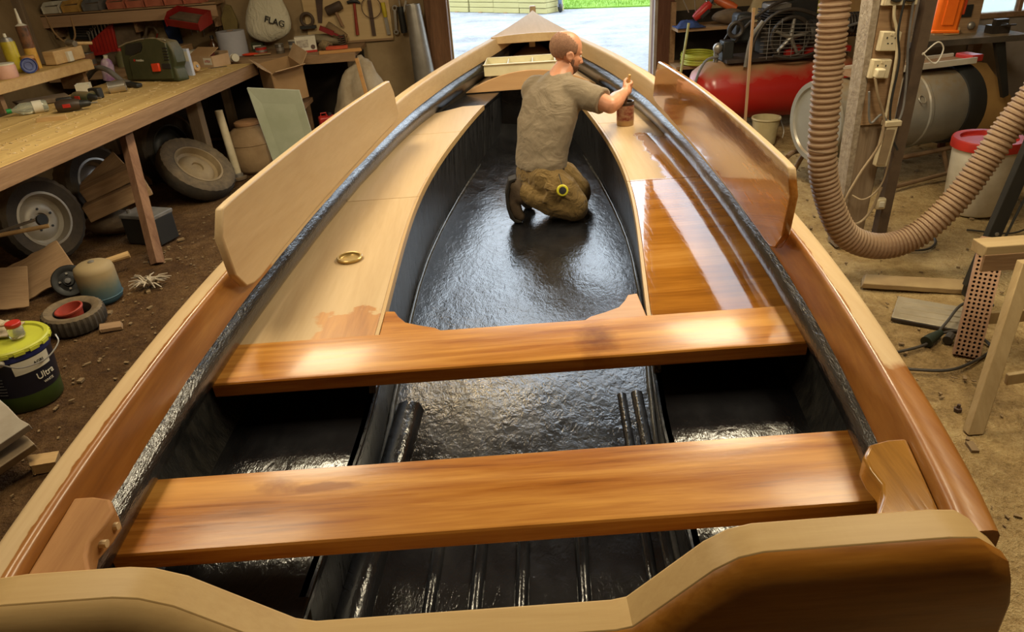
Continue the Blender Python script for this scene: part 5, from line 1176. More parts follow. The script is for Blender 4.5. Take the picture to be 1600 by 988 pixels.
IRON = paint('sooty_iron', (.07, .055, .045), (.03, .025, .02), .5, .4, 9, .7)
MB().lathe([(.001, -.16), (.11, -.16), (.13, -.13), (.13, .13), (.11, .16), (.001, .16)], 26, (.42, .02, .82), (0, PI / 2, 0)).build('motor', IRON, cmp_)
for k in range(9): MB().torus((.31 + k * .028, .02, .82), .132, .006, (0, PI / 2, 0), 26, 6).build('motor_fin', IRON, cmp_)
MB().box((-.02, .05, .80), (.24, .26, .24)).build('crankcase', IRON, cmp_, bev=.02)
for k in range(7): MB().box((-.02, .03, .93 + k * .022), (.24, .28, .010)).build('cylinder_fin', IRON, cmp_)
MB().box((-.02, .03, 1.09), (.2, .2, .05)).build('cylinder_head', STEEL, cmp_, bev=.01)
fly = thing  # (flywheel is a part built below)
MB().torus((.06, -.17, .84), .17, .018, (PI / 2, 0, 0), 36, 8).build('flywheel', IRON, cmp_)
for k in range(5):
    a = 2 * PI * k / 5 + .2; MB().tube([(.06, -.17, .84), (.06 + .16 * math.cos(a), -.17, .84 + .16 * math.sin(a))], [.022, .014], 8).build('flywheel_spoke', STEEL, cmp_)
MB().tube(spline([(-.30, -.20, .66), (-.27, -.20, .85), (-.16, -.20, 1.02), (.05, -.20, 1.08), (.35, -.20, .98), (.60, -.20, .86)], 30), .016, 8).build('guard_rim', IRON, cmp_)
MB().tube(spline([(-.34, -.21, .62), (-.31, -.21, .86), (-.22, -.21, 1.0)], 12), [.018] * 12, 8).build('guard_strap', paint('grey_strap', (.30, .27, .23)), cmp_)
for k in range(9): MB().cyl((-.22, -.2, .69 + k * .035), (.60 - k * .015, -.2, .69 + k * .03), .0028, n=5).build('guard_wire', STEEL, cmp_)
for k in range(7): MB().cyl((-.15 + k * .11, -.2, .67), (-.15 + k * .11, -.2, 1.03 - .02 * k), .0028, n=5).build('guard_wire', STEEL, cmp_)
MB().box((-.46, 0, .74), (.10, .14, .18)).build('pressure_switch', BLK, cmp_, bev=.01); MB().cyl((-.56, -.02, .64), (-.56, -.02, .74), .022, n=12).build('outlet_pipe', STEEL, cmp_); MB().ell((-.55, -.03, .77), (.045, .04, .05)).build('gauge', STEEL, cmp_)
MB().tube(spline([(-.55, -.05, .70), (-.66, -.08, .68), (-.74, -.12, .58), (-.78, -.14, .45)], 14), .012, 8).build('air_line', GREY, cmp_)
MB().box((.35, .0, .70), (.6, .26, .05)).build('red_rail', RED, cmp_)
for k in range(8): MB().torus((.56 + k * .026, -.06, .90), .10, .007, (0, PI / 2, 0), 22, 6).build('cooler_fin', IRON, cmp_)
MB().cyl((.54, -.06, .90), (.80, -.06, .90), .075, n=18).build('cooler_barrel', IRON, cmp_)
MB().box((.15, .16, .95), (.5, .10, .34)).build('engine_block', BLK, cmp_, bev=.02); MB().box((-.30, .10, .92), (.16, .18, .26)).build('air_filter', BLK, cmp_, bev=.03)
for q in ([(-.40, -.05, .82), (-.30, -.1, .98), (-.10, -.12, 1.12), (.1, -.05, 1.15)], [(-.48, .0, .84), (-.40, -.1, 1.0), (-.25, -.14, 1.02), (-.15, -.16, .9)], [(.3, -.15, .72), (.4, -.22, .76), (.5, -.2, .88), (.66, -.16, .92)], [(-.1, -.22, .70), (.1, -.24, .67), (.3, -.23, .72), (.42, -.22, .80)]):
    MB().tube(spline(q, 16), .013, 8).build('pipe', IRON if q[0][0] < 0 else GREY, cmp_)
MB().torus((-.42, -.10, .93), .06, .02, (PI / 2, 0, 0), 22, 8).build('pulley', IRON, cmp_)

# clutter on the rack behind the compressor
rk = thing('storage_rack', 'dark wooden rack against the back wall behind the compressor', 'rack', (2.65, 7.72, 0))
for z in (.50, .86): MB().box((0, 0, z), (1.6, .42, .03)).build('rack_shelf', W_OLDX, rk)
for x in (-.78, .78): MB().box((x, .1, .55), (.05, .05, 1.1)).build('upright', W_OLD, rk)
MB().box((.55, .0, .90), (.5, .3, .03)).build('rack_shelf', W_ORANGE, rk)
MB().box((0, .22, .5), (1.6, .012, 1.0)).build('back_panel', paint('near_black_board', (.03, .02, .012)), rk)
cr_ = thing('cable_coil', 'coil of yellow cable lying on the rack beside the doorway', 'cable coil', (2.10, 7.62, .516)); 
for k in range(6): MB().torus((0, 0, .012 + .018 * k), .17 - .004 * (k % 2), .011, (0.03 * (k % 3), .02, 0), 36, 6).build('turn', paint('yellow_green_cable', (.48, .50, .05), (.36, .36, .03), .5), cr_)
rp_ = MB().tube(spline([(0, 0, 0), (.05, 0, .12), (.12, 0, .28), (.16, 0, .40)], 12), .012, 8)
one('bamboo_cane', 'thin pale green cane leaning by the doorway', 'cane', MB().tube([(0, 0, 0), (.06, .03, .45), (.13, .07, .94)], .013, 8), paint('pale_cane', (.50, .50, .22), (.38, .36, .14), .6), (1.80, 7.34, 0.0))
drape('blue_rag', 'dark blue cloth heaped on the rack beside the doorway', 'cloth', (1.98, 7.60, .876), .14, .12, .06, paint('denim_blue', (.03, .06, .19)), 14, .03, 0, 16)
ex = thing('red_sander', 'red power sander with pale grip hanging on wires by the doorway', 'power tool', (2.08, 7.50, 1.03), (0, rad(-40), 0)); MB().tube([(-.1, 0, 0), (-.06, 0, 0), (.06, 0, 0), (.10, 0, 0)], [.03, .042, .045, .03], 14).build('housing', RED, ex); MB().box((.0, -.04, -.03), (.10, .02, .03)).build('switch', BLK, ex); MB().cyl((.1, 0, 0), (.16, 0, .02), .014, n=8).build('cord_boot', BLK, ex)
ex2 = thing('orange_grinder', 'orange red angle grinder lying above the rack', 'grinder', (2.34, 7.62, 1.07), (0, rad(25), rad(-20))); MB().tube([(-.12, 0, 0), (-.05, 0, 0), (.06, 0, 0), (.12, 0, 0)], [.03, .042, .045, .035], 14).build('housing', paint('orange_tool', (.60, .13, .03), (.4, .06, .02), .4), ex2); MB().lathe([(.001, 0), (.06, 0), (.06, .008), (.001, .008)], 24, (-.14, 0, -.05)).build('disc', STEEL, ex2); MB().ell((-.13, 0, -.01), (.035, .03, .035)).build('gear_head', STEEL, ex2)
one('old_sack', 'dusty tan sack heaped on the rack under the grinder', 'sack', MB().ell((0, 0, .06), (.15, .1, .07)).rough(.02, 9), DUSTY, (2.36, 7.58, .895))
for k, (x, z0) in enumerate(((1.93, 1.9), (2.0, 1.85), (2.12, 1.95))):
    one('hanging_wire', ['thin grey wire hanging straight beside the door frame', 'twisted grey wire hanging next to the red sander', 'looped dark wire hanging above the blue cloth'][k], 'wire', MB().tube(spline([(0, 0, 1.0), (.02 * (k - 1), 0, .6), (.05 * (k - 1), -.02, .35), (.03, 0, .17)], 16), .006, 6), STEEL if k < 2 else GREY, (x, 7.55, .85))
pc = thing('plastic_canister', 'tall pale yellow plastic canister standing on the rack', 'canister', (3.22, 7.62, .92)); MB().box((0, 0, .17), (.15, .12, .34)).build('canister_body', paint('pale_yellow_plastic', (.58, .52, .14), (.45, .4, .1), .4), pc, bev=.015); MB().cyl((0, 0, .34), (0, 0, .37), .03, n=14).build('cap', YEL, pc); MB().box((0, -.062, .17), (.10, .003, .2)).build('side_panel', MATS['pale_yellow_plastic'], pc)
fb = thing('filter_cartridge', 'grey ribbed filter cartridge standing on the rack', 'filter', (3.02, 7.64, .916)); MB().lathe([(.001, 0)] + [q for k in range(14) for q in ((.055, .01 + k * .025), (.048, .022 + k * .025))] + [(.001, .37)], 20).build('ribbed_body', GREY, fb); MB().lathe([(.001, .36), (.05, .36), (.05, .38), (.001, .38)], 18).build('cap', STEEL, fb)
drape('paper_sack', 'pale crumpled paper sack on the rack above the engine', 'sack', (2.74, 7.70, .876), .17, .12, .30, paint('pale_paper', (.48, .38, .22), (.36, .27, .14), .9), 21, .05, 0, 16)
sck = thing('measuring_stick', 'thin upright wooden stick standing in front of the red tank', 'stick', (2.235, 6.42, 0), (0, rad(-1), 0)); MB().box((0, 0, .56), (.022, .014, 1.12)).build('stick', wood('stick_wood', (.40, .22, .11), (.54, .34, .19), 'z', 1, .7), sck); MB().box((0, 0, 1.13), (.026, .018, .03)).build('tip', W_LIGHT, sck)
pail = thing('cream_pail', 'small cream pail with a wire handle standing on the floor by the red tank', 'pail', (2.40, 6.36, 0)); m_pail = paint('cream_pail_plastic', (.52, .45, .26), (.42, .34, .18), .5); MB().lathe([(.001, 0), (.095, 0), (.12, .22), (.127, .222), (.127, .235), (.117, .235), (.092, .006), (.001, .006)], 28, caps=False).build('pail_wall', m_pail, pail); MB().tube(spline([(.12, -.02, .21), (.15, -.05, .12), (.13, -.09, .06)], 10), .004, 6).build('handle', STEEL, pail); MB().torus((0, 0, .225), .124, .006, n=28, m=6).build('rim', m_pail, pail)
# grey barrel lying on a tube frame
ba = thing('grey_barrel', 'big grey steel barrel lying on a tubular stand beside the post', 'barrel', (2.84, 5.25, 0), (0, 0, rad(14)))
gbm = paint('grey_barrel_paint', (.36, .36, .33), (.26, .25, .22), .3, .15, 3, .6, dust=.9)
MB().lathe([(.001, -.56), (.24, -.56), (.25, -.575), (.285, -.575), (.29, -.56), (.28, -.54), (.28, -.2), (.287, -.19), (.287, -.17), (.28, -.16), (.28, .16), (.287, .17), (.287, .19), (.28, .2), (.275, .50), (.25, .56), (.001, .56)], 44, (0, 0, .49), (0, PI / 2, 0)).build('shell', gbm, ba, ang=30)
MB().lathe([(.262, .50), (.285, .505), (.295, .53), (.295, .64), (.275, .66), (.26, .62)], 40, (.0, 0, .49), (0, PI / 2, 0), caps=False).build('black_hood', BLK, ba)
for y in (-.22, .22):
    MB().tube(spline([(-.62, y * .9, .19), (-.5, y, .215), (0, y, .20), (.5, y, .215), (.66, y * .9, .23)], 16), .018, 8).build('frame_rail', paint('rusty_tube', (.24, .15, .08), (.14, .08, .04), .7, .3), ba)
for x in (-.45, .42):
    for y in (-.22, .22): MB().tube([(x, y, .20), (x * 1.15, y * 1.2, .0)], .017, 8).build('frame_leg', MATS['rusty_tube'], ba)
MB().tube([(.60, -.2, .22), (.42, -.3, .05), (-.2, -.34, .02)], .016, 8).build('skid', MATS['rusty_tube'], ba)
for k in range(3): MB().torus((-.15 + .12 * k, -.26, .62), .03, .004, (0.9, .2, 0), 14, 5).build('dent_ring', gbm, ba)
tb_ = thing('plank_tray', 'white edged tray of small parts lying on top of the grey barrel', 'tray', (2.96, 5.27, .802), (0, 0, rad(12))); MB().box((0, 0, 0), (1.0, .22, .02)).build('tray_board', W_OLD, tb_)
for y in (-.11, .11): MB().box((0, y, .012), (1.0, .015, .04)).build('tray_edge', WHITEP, tb_)
MB().box((.54, 0, .015), (.10, .16, .05)).build('red_end', RED, tb_, bev=.008); MB().ell((-.30, 0, .03), (.05, .04, .03)).build('orange_cap', MATS['orange_tool'], tb_); MB().tube(spline([(-.35, 0, .03), (-.2, .03, .07), (-.1, -.02, .03), (-.3, -.05, .04)], 16), .006, 6).build('wire', GREY, tb_)
# bench, panel and orange case in the far right corner
rb_ = thing('side_bench', 'dark bench with folding braces under the window', 'workbench', (3.70, 6.05, 0))
MB().box((0, 0, .865), (.92, .62, .045)).build('top_plank', paint('dark_bench_top', (.11, .085, .06), (.05, .04, .03), .7, dust=.7), rb_); 
MB().prism([(.22, .845), (.30, .845), (.44, .42), (.40, .40)], -.28, -.24, 'y').build('brace', BLK, rb_)
for x in (-.40, .38): MB().box((x, .2, .42), (.07, .07, .84)).build('leg', W_OLD, rb_)
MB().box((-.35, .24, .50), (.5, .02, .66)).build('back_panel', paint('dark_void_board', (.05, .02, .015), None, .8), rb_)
op = thing('ochre_board', 'ochre plywood sheet leaning under the bench by the window', 'board', (3.98, 5.85, 0), (rad(-8), 0, 0)); MB().prism([(-.22, 0), (.30, 0), (.30, .35), (.02, .66), (-.22, .70)], -.009, .009, 'y').build('sheet', m_ochre, op); MB().box((-.25, 0, .36), (.05, .03, .72)).build('dark_batten', paint('dark_red_batten', (.12, .035, .02)), op)
oc = thing('orange_case', 'bright orange plastic case hanging above the grey barrel', 'case', (2.86, 4.75, 1.10), (0, rad(3), rad(-6)))
m_or = paint('bright_orange', (.80, .16, .01), (.68, .12, .01), .4); MB().box((0, 0, .2), (.16, .10, .40)).build('case_shell', m_or, oc, bev=.02); MB().box((0, 0, .012), (.17, .11, .02)).build('case_foot', m_or, oc, bev=.006); MB().box((.085, 0, .25), (.02, .08, .28)).build('lid_edge', paint('red_orange', (.60, .06, .01)), oc, bev=.006); MB().box((-.0, -.052, .2), (.07, .008, .30)).build('raised_panel', m_or, oc, bev=.003); MB().tube([(0, 0, .40), (0, 0, 1.2), (0, .0, 3.5)], .005, 6).build('hanging_rope', GREY, oc)
jk = thing('brown_crate', 'brown crate of dark odds and ends standing on the bench by the window', 'crate', (3.72, 6.1, .888)); MB().box((0, 0, .14), (.34, .24, .28)).build('crate_body', W_OLDX, jk); MB().box((.0, -.125, .17), (.18, .01, .09)).build('dark_slot', BLK, jk); MB().box((-.05, -.14, .03), (.10, .05, .05)).build('small_block', W_LIGHT, jk); MB().ell((.10, -.14, .06), (.03, .02, .03)).build('knob', STEEL, jk)
one('vice', 'small dark vice on the front of the bench by the window', 'vice', MB().box((0, 0, .03), (.14, .10, .06)).box((0, -.02, .08), (.10, .05, .05)).cyl((0, -.12, .07), (0, .04, .07), .012, n=8).cyl((-.06, -.12, .07), (.06, -.12, .07), .006, n=6), IRON, (4.0, 5.9, .888))

# the timber post with sockets and cables
po = thing('timber_post', 'rough old timber post carrying sockets and cables, standing on the dirt', 'post', (2.13, 4.06, 0))
MB().prism([(-.085, 0), (.06, 0), (.12, 1.6), (.17, 4.55), (-.12, 4.55), (-.105, 1.6)], -.05, .07, 'y').rough(.006, 7).build('upright', W_POST, po, bev=.006)
MB().prism([(-.10, 0), (-.072, 0), (-.088, 1.6), (-.10, 4.55), (-.135, 4.55), (-.125, 1.6)], -.065, .06, 'y').rough(.006, 20).build('split_edge', paint('pale_splinters', (.36, .30, .22), (.2, .15, .1), .9, 0, 30, .6, .5, 50), po)
MB().box((.015, -.058, 1.30), (.19, .016, 1.1)).build('back_board', W_OLDX, po)
pp = thing('steel_conduit', 'brown steel angle post standing beside the timber post', 'post', (2.27, 3.98, 0), (0, rad(1), 0)); MB().prism([(-.03, -.03), (.03, -.03), (.03, -.022), (-.022, -.022), (-.022, .03), (-.03, .03)], 0, 4.5).build('angle_bar', paint('brown_steel', (.16, .11, .07), (.09, .06, .04), .7, .3), pp); MB().box((0, 0, .004), (.12, .10, .008)).build('foot_plate', MATS['brown_steel'], pp)
CREAM = paint('cream_socket', (.66, .58, .40), (.52, .43, .27), .4, 0, 6, .6)
def socket(label, loc, rot, plug):
    t = thing('wall_socket', label, 'socket', loc, rot, 'sockets on the timber post')
    MB().box((0, 0, 0), (.105, .03, .10)).build('back_box', CREAM, t, bev=.004); MB().box((.002, -.018, 0), (.10, .008, .095)).build('face_plate', CREAM, t, bev=.003)
    for x in (-.022, .022): MB().box((x, -.0225, .018), (.006, .003, .010)).build('pin_slot', BLK, t); MB().box((x * .5, -.0225, -.01), (.008, .003, .006)).build('pin_slot', BLK, t)
    MB().box((0, -.024, .036), (.016, .006, .012)).build('switch', CREAM, t)
    if plug: MB().box((-.012, -.04, -.018), (.05, .04, .05)).build('plug', CREAM, t, bev=.008)
    return t
socket('empty cream double socket fixed on the timber post', (2.115, 3.975, 1.20), (0, rad(4), 0), False)
socket('cream socket with a plug in it, below the empty socket', (2.09, 3.975, 1.06), (0, rad(4), 0), True)
ds = socket('wide pale socket block with black plugs at the top of the post', (2.135, 3.975, 1.415), (0, rad(2), 0), False); ds.scale = (1.7, 1, .8)
for x in (-.02, .022): MB().lathe([(.001, 0), (.014, 0), (.018, .02), (.012, .03), (.001, .03)], 12, (x, -.02, -.01), (PI / 2, 0, 0)).build('black_plug', BLK, ds)
def cable(label, pts, r, mat, loc=(0, 0, 0), n=40, group='cables on the timber post'):
    P0 = Vector(pts[0]); return one('cable', label, 'cable', MB().tube([p - P0 for p in spline(pts, n)], r, 8), mat, P0, group=group)
TAN = paint('tan_cable', (.36, .27, .16), (.24, .17, .1), .6)
cable('thick cream cable with a clip running down from the top socket', [(2.10, 3.95, 1.38), (2.11, 3.95, 1.32), (2.135, 3.95, 1.26), (2.16, 3.95, 1.14), (2.165, 3.95, .9), (2.15, 3.93, .74)], .008, CREAM)
cable('black cable crossing the sockets and hanging past the junction box', [(2.15, 3.94, 1.5), (2.14, 3.94, 1.26), (2.175, 3.94, 1.10), (2.17, 3.93, .86), (2.20, 3.92, .70), (2.24, 3.9, .62)], .006, BLK)
cable('tan cable hanging from the plugged socket in a long loop to the ground', [(2.055, 3.93, 1.02), (2.085, 3.92, .92), (2.14, 3.92, .80), (2.13, 3.90, .66), (2.05, 3.90, .50), (1.985, 3.90, .33), (1.995, 3.90, .22), (2.09, 3.90, .19), (2.17, 3.92, .27), (2.2, 3.92, .40)], .0075, TAN)
cable('grey cable swinging out in a loop beside the timber post', [(2.19, 3.95, 1.5), (2.21, 3.95, 1.2), (2.24, 3.95, 1.0), (2.24, 3.93, .82), (2.19, 3.92, .74), (2.13, 3.93, .82), (2.07, 3.93, .78), (2.035, 3.93, .95)], .0065, GREY)
cable('thin wire tied around the post and the steel angle', [(2.05, 3.95, .35), (2.1, 3.92, .33), (2.16, 3.92, .36), (2.21, 3.93, .44), (2.22, 3.93, .60)], .005, TAN)
cable('loose pale wire loop sticking out over the grey barrel', [(2.30, 3.95, 1.12), (2.37, 3.95, 1.18), (2.41, 3.95, 1.14), (2.38, 3.95, 1.07), (2.30, 3.95, 1.13)], .004, WHITEP)
jb = thing('junction_box', 'dusty cream junction box hanging between the post and the steel angle', 'junction box', (2.18, 3.93, .52)); MB().box((0, 0, .13), (.065, .05, .25), (0, rad(5), 0)).build('box', CREAM, jb, bev=.006); MB().box((.01, -.005, .25), (.09, .055, .03)).build('lid', CREAM, jb, bev=.004); MB().box((-.01, -.028, .12), (.05, .006, .2), (0, rad(5), 0)).build('cover', TAN, jb)
jb2 = thing('switch_box', 'small round edged cream switch low on the steel angle', 'switch', (2.215, 3.93, .26)); MB().box((0, 0, .035), (.06, .04, .07)).build('box', CREAM, jb2, bev=.012); MB().box((0, -.022, .035), (.03, .008, .035)).build('rocker', WT, jb2, bev=.003)

# extraction hose
hs = thing('extraction_hose', 'fat ribbed beige extraction hose hanging in a loop in front of the post', 'hose', (2.0, 3.6, 0))
k_ = 3.6 / 3.75
def near(p): return Vector((p[0] * k_, 3.6 + p[1], 1.85 + (p[2] - 1.85) * k_)) - Vector((2.0, 3.6, 0))
raw = [(1.66, .06, 4.9), (1.68, .04, 2.3), (1.694, 0, 1.447), (1.705, 0, 1.208), (1.72, 0, .952), (1.748, 0, .642), (1.823, 0, .40), (1.955, 0, .185), (2.165, 0, .10), (2.367, 0, .155), (2.539, 0, .346), (2.657, 0, .576), (2.742, 0, .765), (2.86, -.02, 1.02), (3.0, -.05, 1.4), (3.08, -.05, 2.2), (3.1, 0, 4.9)]
dense = spline([near(p) for p in raw], 1200); path = [dense[0]]; acc = 0
for i in range(1, len(dense)):
    acc += (dense[i] - dense[i - 1]).length
    if acc >= .0052: path.append(dense[i]); acc = 0
R0 = [(.0735, .0735, .066, .064)[i % 4] for i in range(len(path))]
MB().tube(path, R0, 18, caps=False).build('ribbed_tube', paint('beige_hose', (.34, .215, .135), (.25, .15, .085), .6, 0, 3, .5, dust=.6), hs, ang=20)
MB().torus(path[len(path) // 3] * 1.0, .071, .005, (.05, 0, 0), 24, 6).build('clamp', paint('beige_hose2', (.28, .18, .1)), hs)

# tub, black stand, bench trestle, perforated brick, plates and flex on the floor
tu = thing('lidded_tub', 'white plastic tub with a red lid standing behind the hose', 'tub', (3.14, 4.45, 0)); MB().lathe([(.001, 0), (.16, 0), (.175, .02), (.195, .44), (.195, .46)], 30).build('tub_wall', WHITEP, tu); MB().lathe([(.001, .47), (.16, .47), (.165, .49), (.205, .49), (.21, .48), (.21, .43), (.2, .43)], 30, caps=False).build('lid', RED, tu); MB().lathe([(.001, 0), (.02, 0), (.02, .012), (.001, .012)], 12, (-.12, -.15, .36), facing(-.6, -.8, 0)).build('tap', BLK, tu)
bs_ = thing('folding_stand', 'black steel folding stand leg with bolts and a caster, leaning by the hose', 'stand', (2.38, 3.22, 0))
d0, d1 = Vector((0, 0, .11)), Vector((.20, .0, 1.45)); ax_ = (d1 - d0).normalized()
MB().prism([(-.04, .09), (.03, .09), (.24, 1.5), (.17, 1.5)], -.02, .02, 'y').build('leg_tube', BLK, bs_, bev=.004)
for t_ in (.2, .5, .85): p = d0.lerp(d1, t_); MB().lathe([(.001, 0), (.01, 0), (.01, .006), (.001, .008)], 6, (p.x, -.02, p.z), (PI / 2, 0, 0)).build('bolt', STEEL, bs_)
MB().box((.02, -.005, .07), (.09, .07, .09)).build('foot_bracket', BLK, bs_, bev=.006); MB().lathe([(.001, -.02), (.04, -.02), (.045, -.01), (.045, .01), (.04, .02), (.001, .02)], 20, (.015, -.03, .046), (PI / 2, 0, 0)).build('caster', GREY, bs_)
MB().tube(spline([(.19, -.03, 1.2), (.17, -.03, .8), (.1, -.04, .5), (.06, -.04, .3), (.09, .04, .15)], 16), .006, 6).build('flex', BLK, bs_)
MB().prism([(.16, .88), (.3, .98), (.3, 1.05), (.15, .95)], -.03, .03, 'y').build('cross_arm', BLK, bs_, bev=.004)
ts = thing('saw_trestle', 'dusty wooden saw trestle with a thick top beam on the dirt floor', 'trestle', (2.0, 2.45, 0))
W_TR = wood('dusty_trestle_wood', (.30, .20, .09), (.46, .34, .18), 'z', 1, .85, bump=.2)
MB().box((.42, .1, .62), (1.1, .09, .05)).build('top_beam', wood('dusty_beam', (.30, .20, .09), (.48, .36, .19), 'x', 1, .85), ts, bev=.004); MB().box((.42, .055, .575), (1.1, .012, .07)).build('beam_face', W_OLDX, ts)
MB().prism([(-.252, .0), (-.19, .0), (.035, .60), (-.025, .60)], -.02, .018, 'y').xf(Matrix(((1, 0, 0, 0), (0, 1, .45, -.27), (0, 0, 1, 0), (0, 0, 0, 1)))).build('leg', W_TR, ts, bev=.003)
MB().prism([(.46, .0), (.51, .0), (.40, .60), (.35, .60)], -.018, .018, 'y').xf(Matrix(((1, 0, 0, 0), (0, 1, -.5, .42), (0, 0, 1, 0), (0, 0, 0, 1)))).build('leg', W_TR, ts, bev=.003)
for s_ in (-.45, .5): MB().prism([(.9, .0), (.96, .0), (.90, .60), (.84, .60)], -.018, .018, 'y').xf(Matrix(((1, 0, 0, 0), (0, 1, -s_, .1 + s_ * .6), (0, 0, 1, 0), (0, 0, 0, 1)))).build('leg', W_TR, ts, bev=.003)
MB().box((.44, -.13, .19), (.96, .018, .05), (0, rad(-6), 0)).build('stretcher', W_TR, ts, bev=.003); MB().box((.55, .32, .16), (.8, .018, .06)).build('stretcher', W_TR, ts, bev=.003)
def perforated(name, label, loc, rot, nx, nz, cell, th):
    t = thing(name, label, 'brick', loc, rot); f = MB(); q = MB(); w, h = nx * cell, nz * cell; m = 8
    for i in range(nx):
        for j in range(nz):
            cx, cz = (i + .5) * cell - w / 2, (j + .5) * cell; hc = cell / 2; V = []; ring = []
            for k in range(m):
                a = 2 * PI * k / m; c, s = math.cos(a), math.sin(a); e = hc / max(abs(c), abs(s))
                V.append((cx + c * e, 0, cz + s * e)); ring.append((cx + c * cell * .31, 0, cz + s * cell * .31))
            V += ring + [(p[0], th * .7, p[2]) for p in ring]
            F = [(k, (k + 1) % m, m + (k + 1) % m, m + k) for k in range(m)] + [(m + k, m + (k + 1) % m, 2 * m + (k + 1) % m, 2 * m + k) for k in range(m)]
            f.add(V, F)
    o = f.build('perforated_face', paint('terracotta', (.44, .27, .17), (.34, .19, .11), .85, 0, 9, .6), t, fix=False, ang=30); o['kind'] = 'stuff'
    MB().box((0, th * .85, h / 2), (w, th * .3, h)).build('back', paint('shaded_terracotta', (.12, .05, .03)), t)  # darker clay tone paints in the shade at the bottoms of the holes
    for s in (-1, 1): MB().box((s * (w / 2 + .002), th / 2, h / 2), (.004, th, h)).build('side', MATS['terracotta'], t)
    for z in (0.002, h + .002): MB().box((0, th / 2, z), (w, th, .004)).build('end', MATS['terracotta'], t)
    return t
dv_ = Vector((.13, .20, .47)).normalized(); _n = Vector((.45, .8, -.3)); _n = (_n - dv_ * _n.dot(dv_)).normalized(); _xx = _n.cross(dv_)
brick_rot = Matrix(((_xx.x, _n.x, dv_.x), (_xx.y, _n.y, dv_.y), (_xx.z, _n.z, dv_.z))).to_euler()
perforated('perforated_brick', 'long perforated terracotta brick leaning against the saw trestle', (2.062, 2.70, .004), brick_rot, 5, 28, .0195, .045)
pl = thing('pressed_plate', 'dented pale metal plate lying on the dirt floor', 'plate', (2.12, 3.09, .012), (rad(2), 0, rad(-34))); MB().box((0, 0, 0), (.34, .24, .012)).build('sheet', paint('dusty_zinc', (.42, .36, .26), (.3, .25, .17), .5, .3, 8, .7), pl, bev=.004)
for y in (-.06, .0, .06): MB().tube([(-.14, y, .006), (.14, y + .01, .006)], .012, 8, flat=.6).build('pressed_rib', MATS['dusty_zinc'], pl)
MB().box((0, -.125, -.004), (.34, .012, .014)).build('dark_edge', IRON, pl)
FL = paint('black_flex', (.03, .025, .02), (.05, .04, .03), .6)
P0 = Vector((1.80, 2.78, .006)); fx = thing('extension_lead', 'black extension lead with two plugs lying on the dirt floor', 'cable', P0)
MB().tube([p - P0 for p in spline([(1.70, 2.76, .006), (1.80, 2.778, .006), (1.93, 2.81, .012), (2.0, 2.86, .02), (2.1, 2.94, .05), (2.22, 3.02, .10), (2.34, 2.98, .10)], 36)], .007, 8).build('lead', FL, fx); MB().tube([p - P0 for p in spline([(2.03, 2.87, .03), (2.12, 2.88, .03), (2.2, 2.83, .02), (2.2, 2.74, .01), (2.08, 2.66, .006), (1.915, 2.60, .006), (1.72, 2.64, .006)], 36)], .007, 8).build('lead', FL, fx)
MB().tube([Vector((1.94, 2.82, .02)) - P0, Vector((1.98, 2.845, .024)) - P0, Vector((2.04, 2.88, .03)) - P0], [.028, .026, .016], 12).build('connector', paint('green_black_plug', (.02, .03, .018)), fx); MB().tube([Vector((2.04, 2.82, .02)) - P0, Vector((2.08, 2.86, .022)) - P0], [.022, .02], 10).build('plug', FL, fx)
board('flat dusty plank lying on the dirt floor under the hose', (2.2, 3.42, .014), (0, 0, rad(-18)), (.50, .13, .03), paint('dusty_plank', (.38, .27, .13), (.26, .17, .08), .9, 0, 5), 'board', None, 31)
one('bolt_head', 'small rusty bolt lying on the dirt by the trestle foot', 'bolt', MB().lathe([(.001, 0), (.016, 0), (.016, .012), (.008, .014), (.007, .03), (.001, .03)], 6), MATS['rusty_steel'], (1.80, 2.32, .0))
cable('thin black flex curving on the ground behind the hose', [(2.28, 3.95, .012), (2.34, 3.88, .01), (2.5, 3.85, .01), (2.62, 3.95, .01), (2.66, 4.1, .01)], .007, FL, group='flexes on the dirt floor')
cable('thin black flex lying across the dirt near the tub', [(2.9, 4.1, .008), (3.1, 4.0, .008), (3.3, 4.05, .008), (3.5, 3.9, .008)], .006, FL, group='flexes on the dirt floor')
pp_ = one('paper_scrap', 'white crumpled paper scrap lying on the floor behind the splash board', 'paper', MB().ell((0, 0, .02), (.07, .05, .022)).rough(.015, 18), WHITEP, (1.98, 4.75, 0))
# grit and chips strewn over the floor
gr_ = MB(); random.seed(11)
for i in range(1500):
    if random.random() < .5: x, y = random.uniform(-2.5, -1.0), random.uniform(1.8, 7.2)
    else: x, y = random.uniform(1.05, 3.6), random.uniform(1.6, 6.4)
    s = random.uniform(.004, .014) * (1 if random.random() < .9 else 2)
    gr_.box((x, y, .001), (s * random.uniform(1, 2.5), s, s * .5), (0, 0, random.uniform(0, 3)))
fl_ = gr_.build('wood_chips', paint('litter_tan', (.34, .23, .11), (.10, .06, .03), .9, 0, 3, .9), FLOOR); fl_['kind'] = 'stuff'; fl_['label'] = 'wood chips and grit strewn on the dirt floor'
# boat cradle
for yy, nm in ((1.9, 'timber cradle under the boat beside the thwart'), (5.2, 'timber cradle under the boat near the bow')):
    cdl = thing('boat_cradle', nm, 'cradle', (xc(yy), yy, 0)); MB().box((0, 0, .05), (1.2, .12, .10)).build('base_beam', W_OLDX, cdl); MB().box((0, 0, .195), (.16, .10, .19)).build('keel_block', W_OLDX, cdl)
    for s_ in (-1, 1): MB().prism([(s_ * .42, .1), (s_ * .52, .1), (s_ * .56, .36), (s_ * .50, .33)], -.04, .04, 'y').build('prop', W_OLDX, cdl)
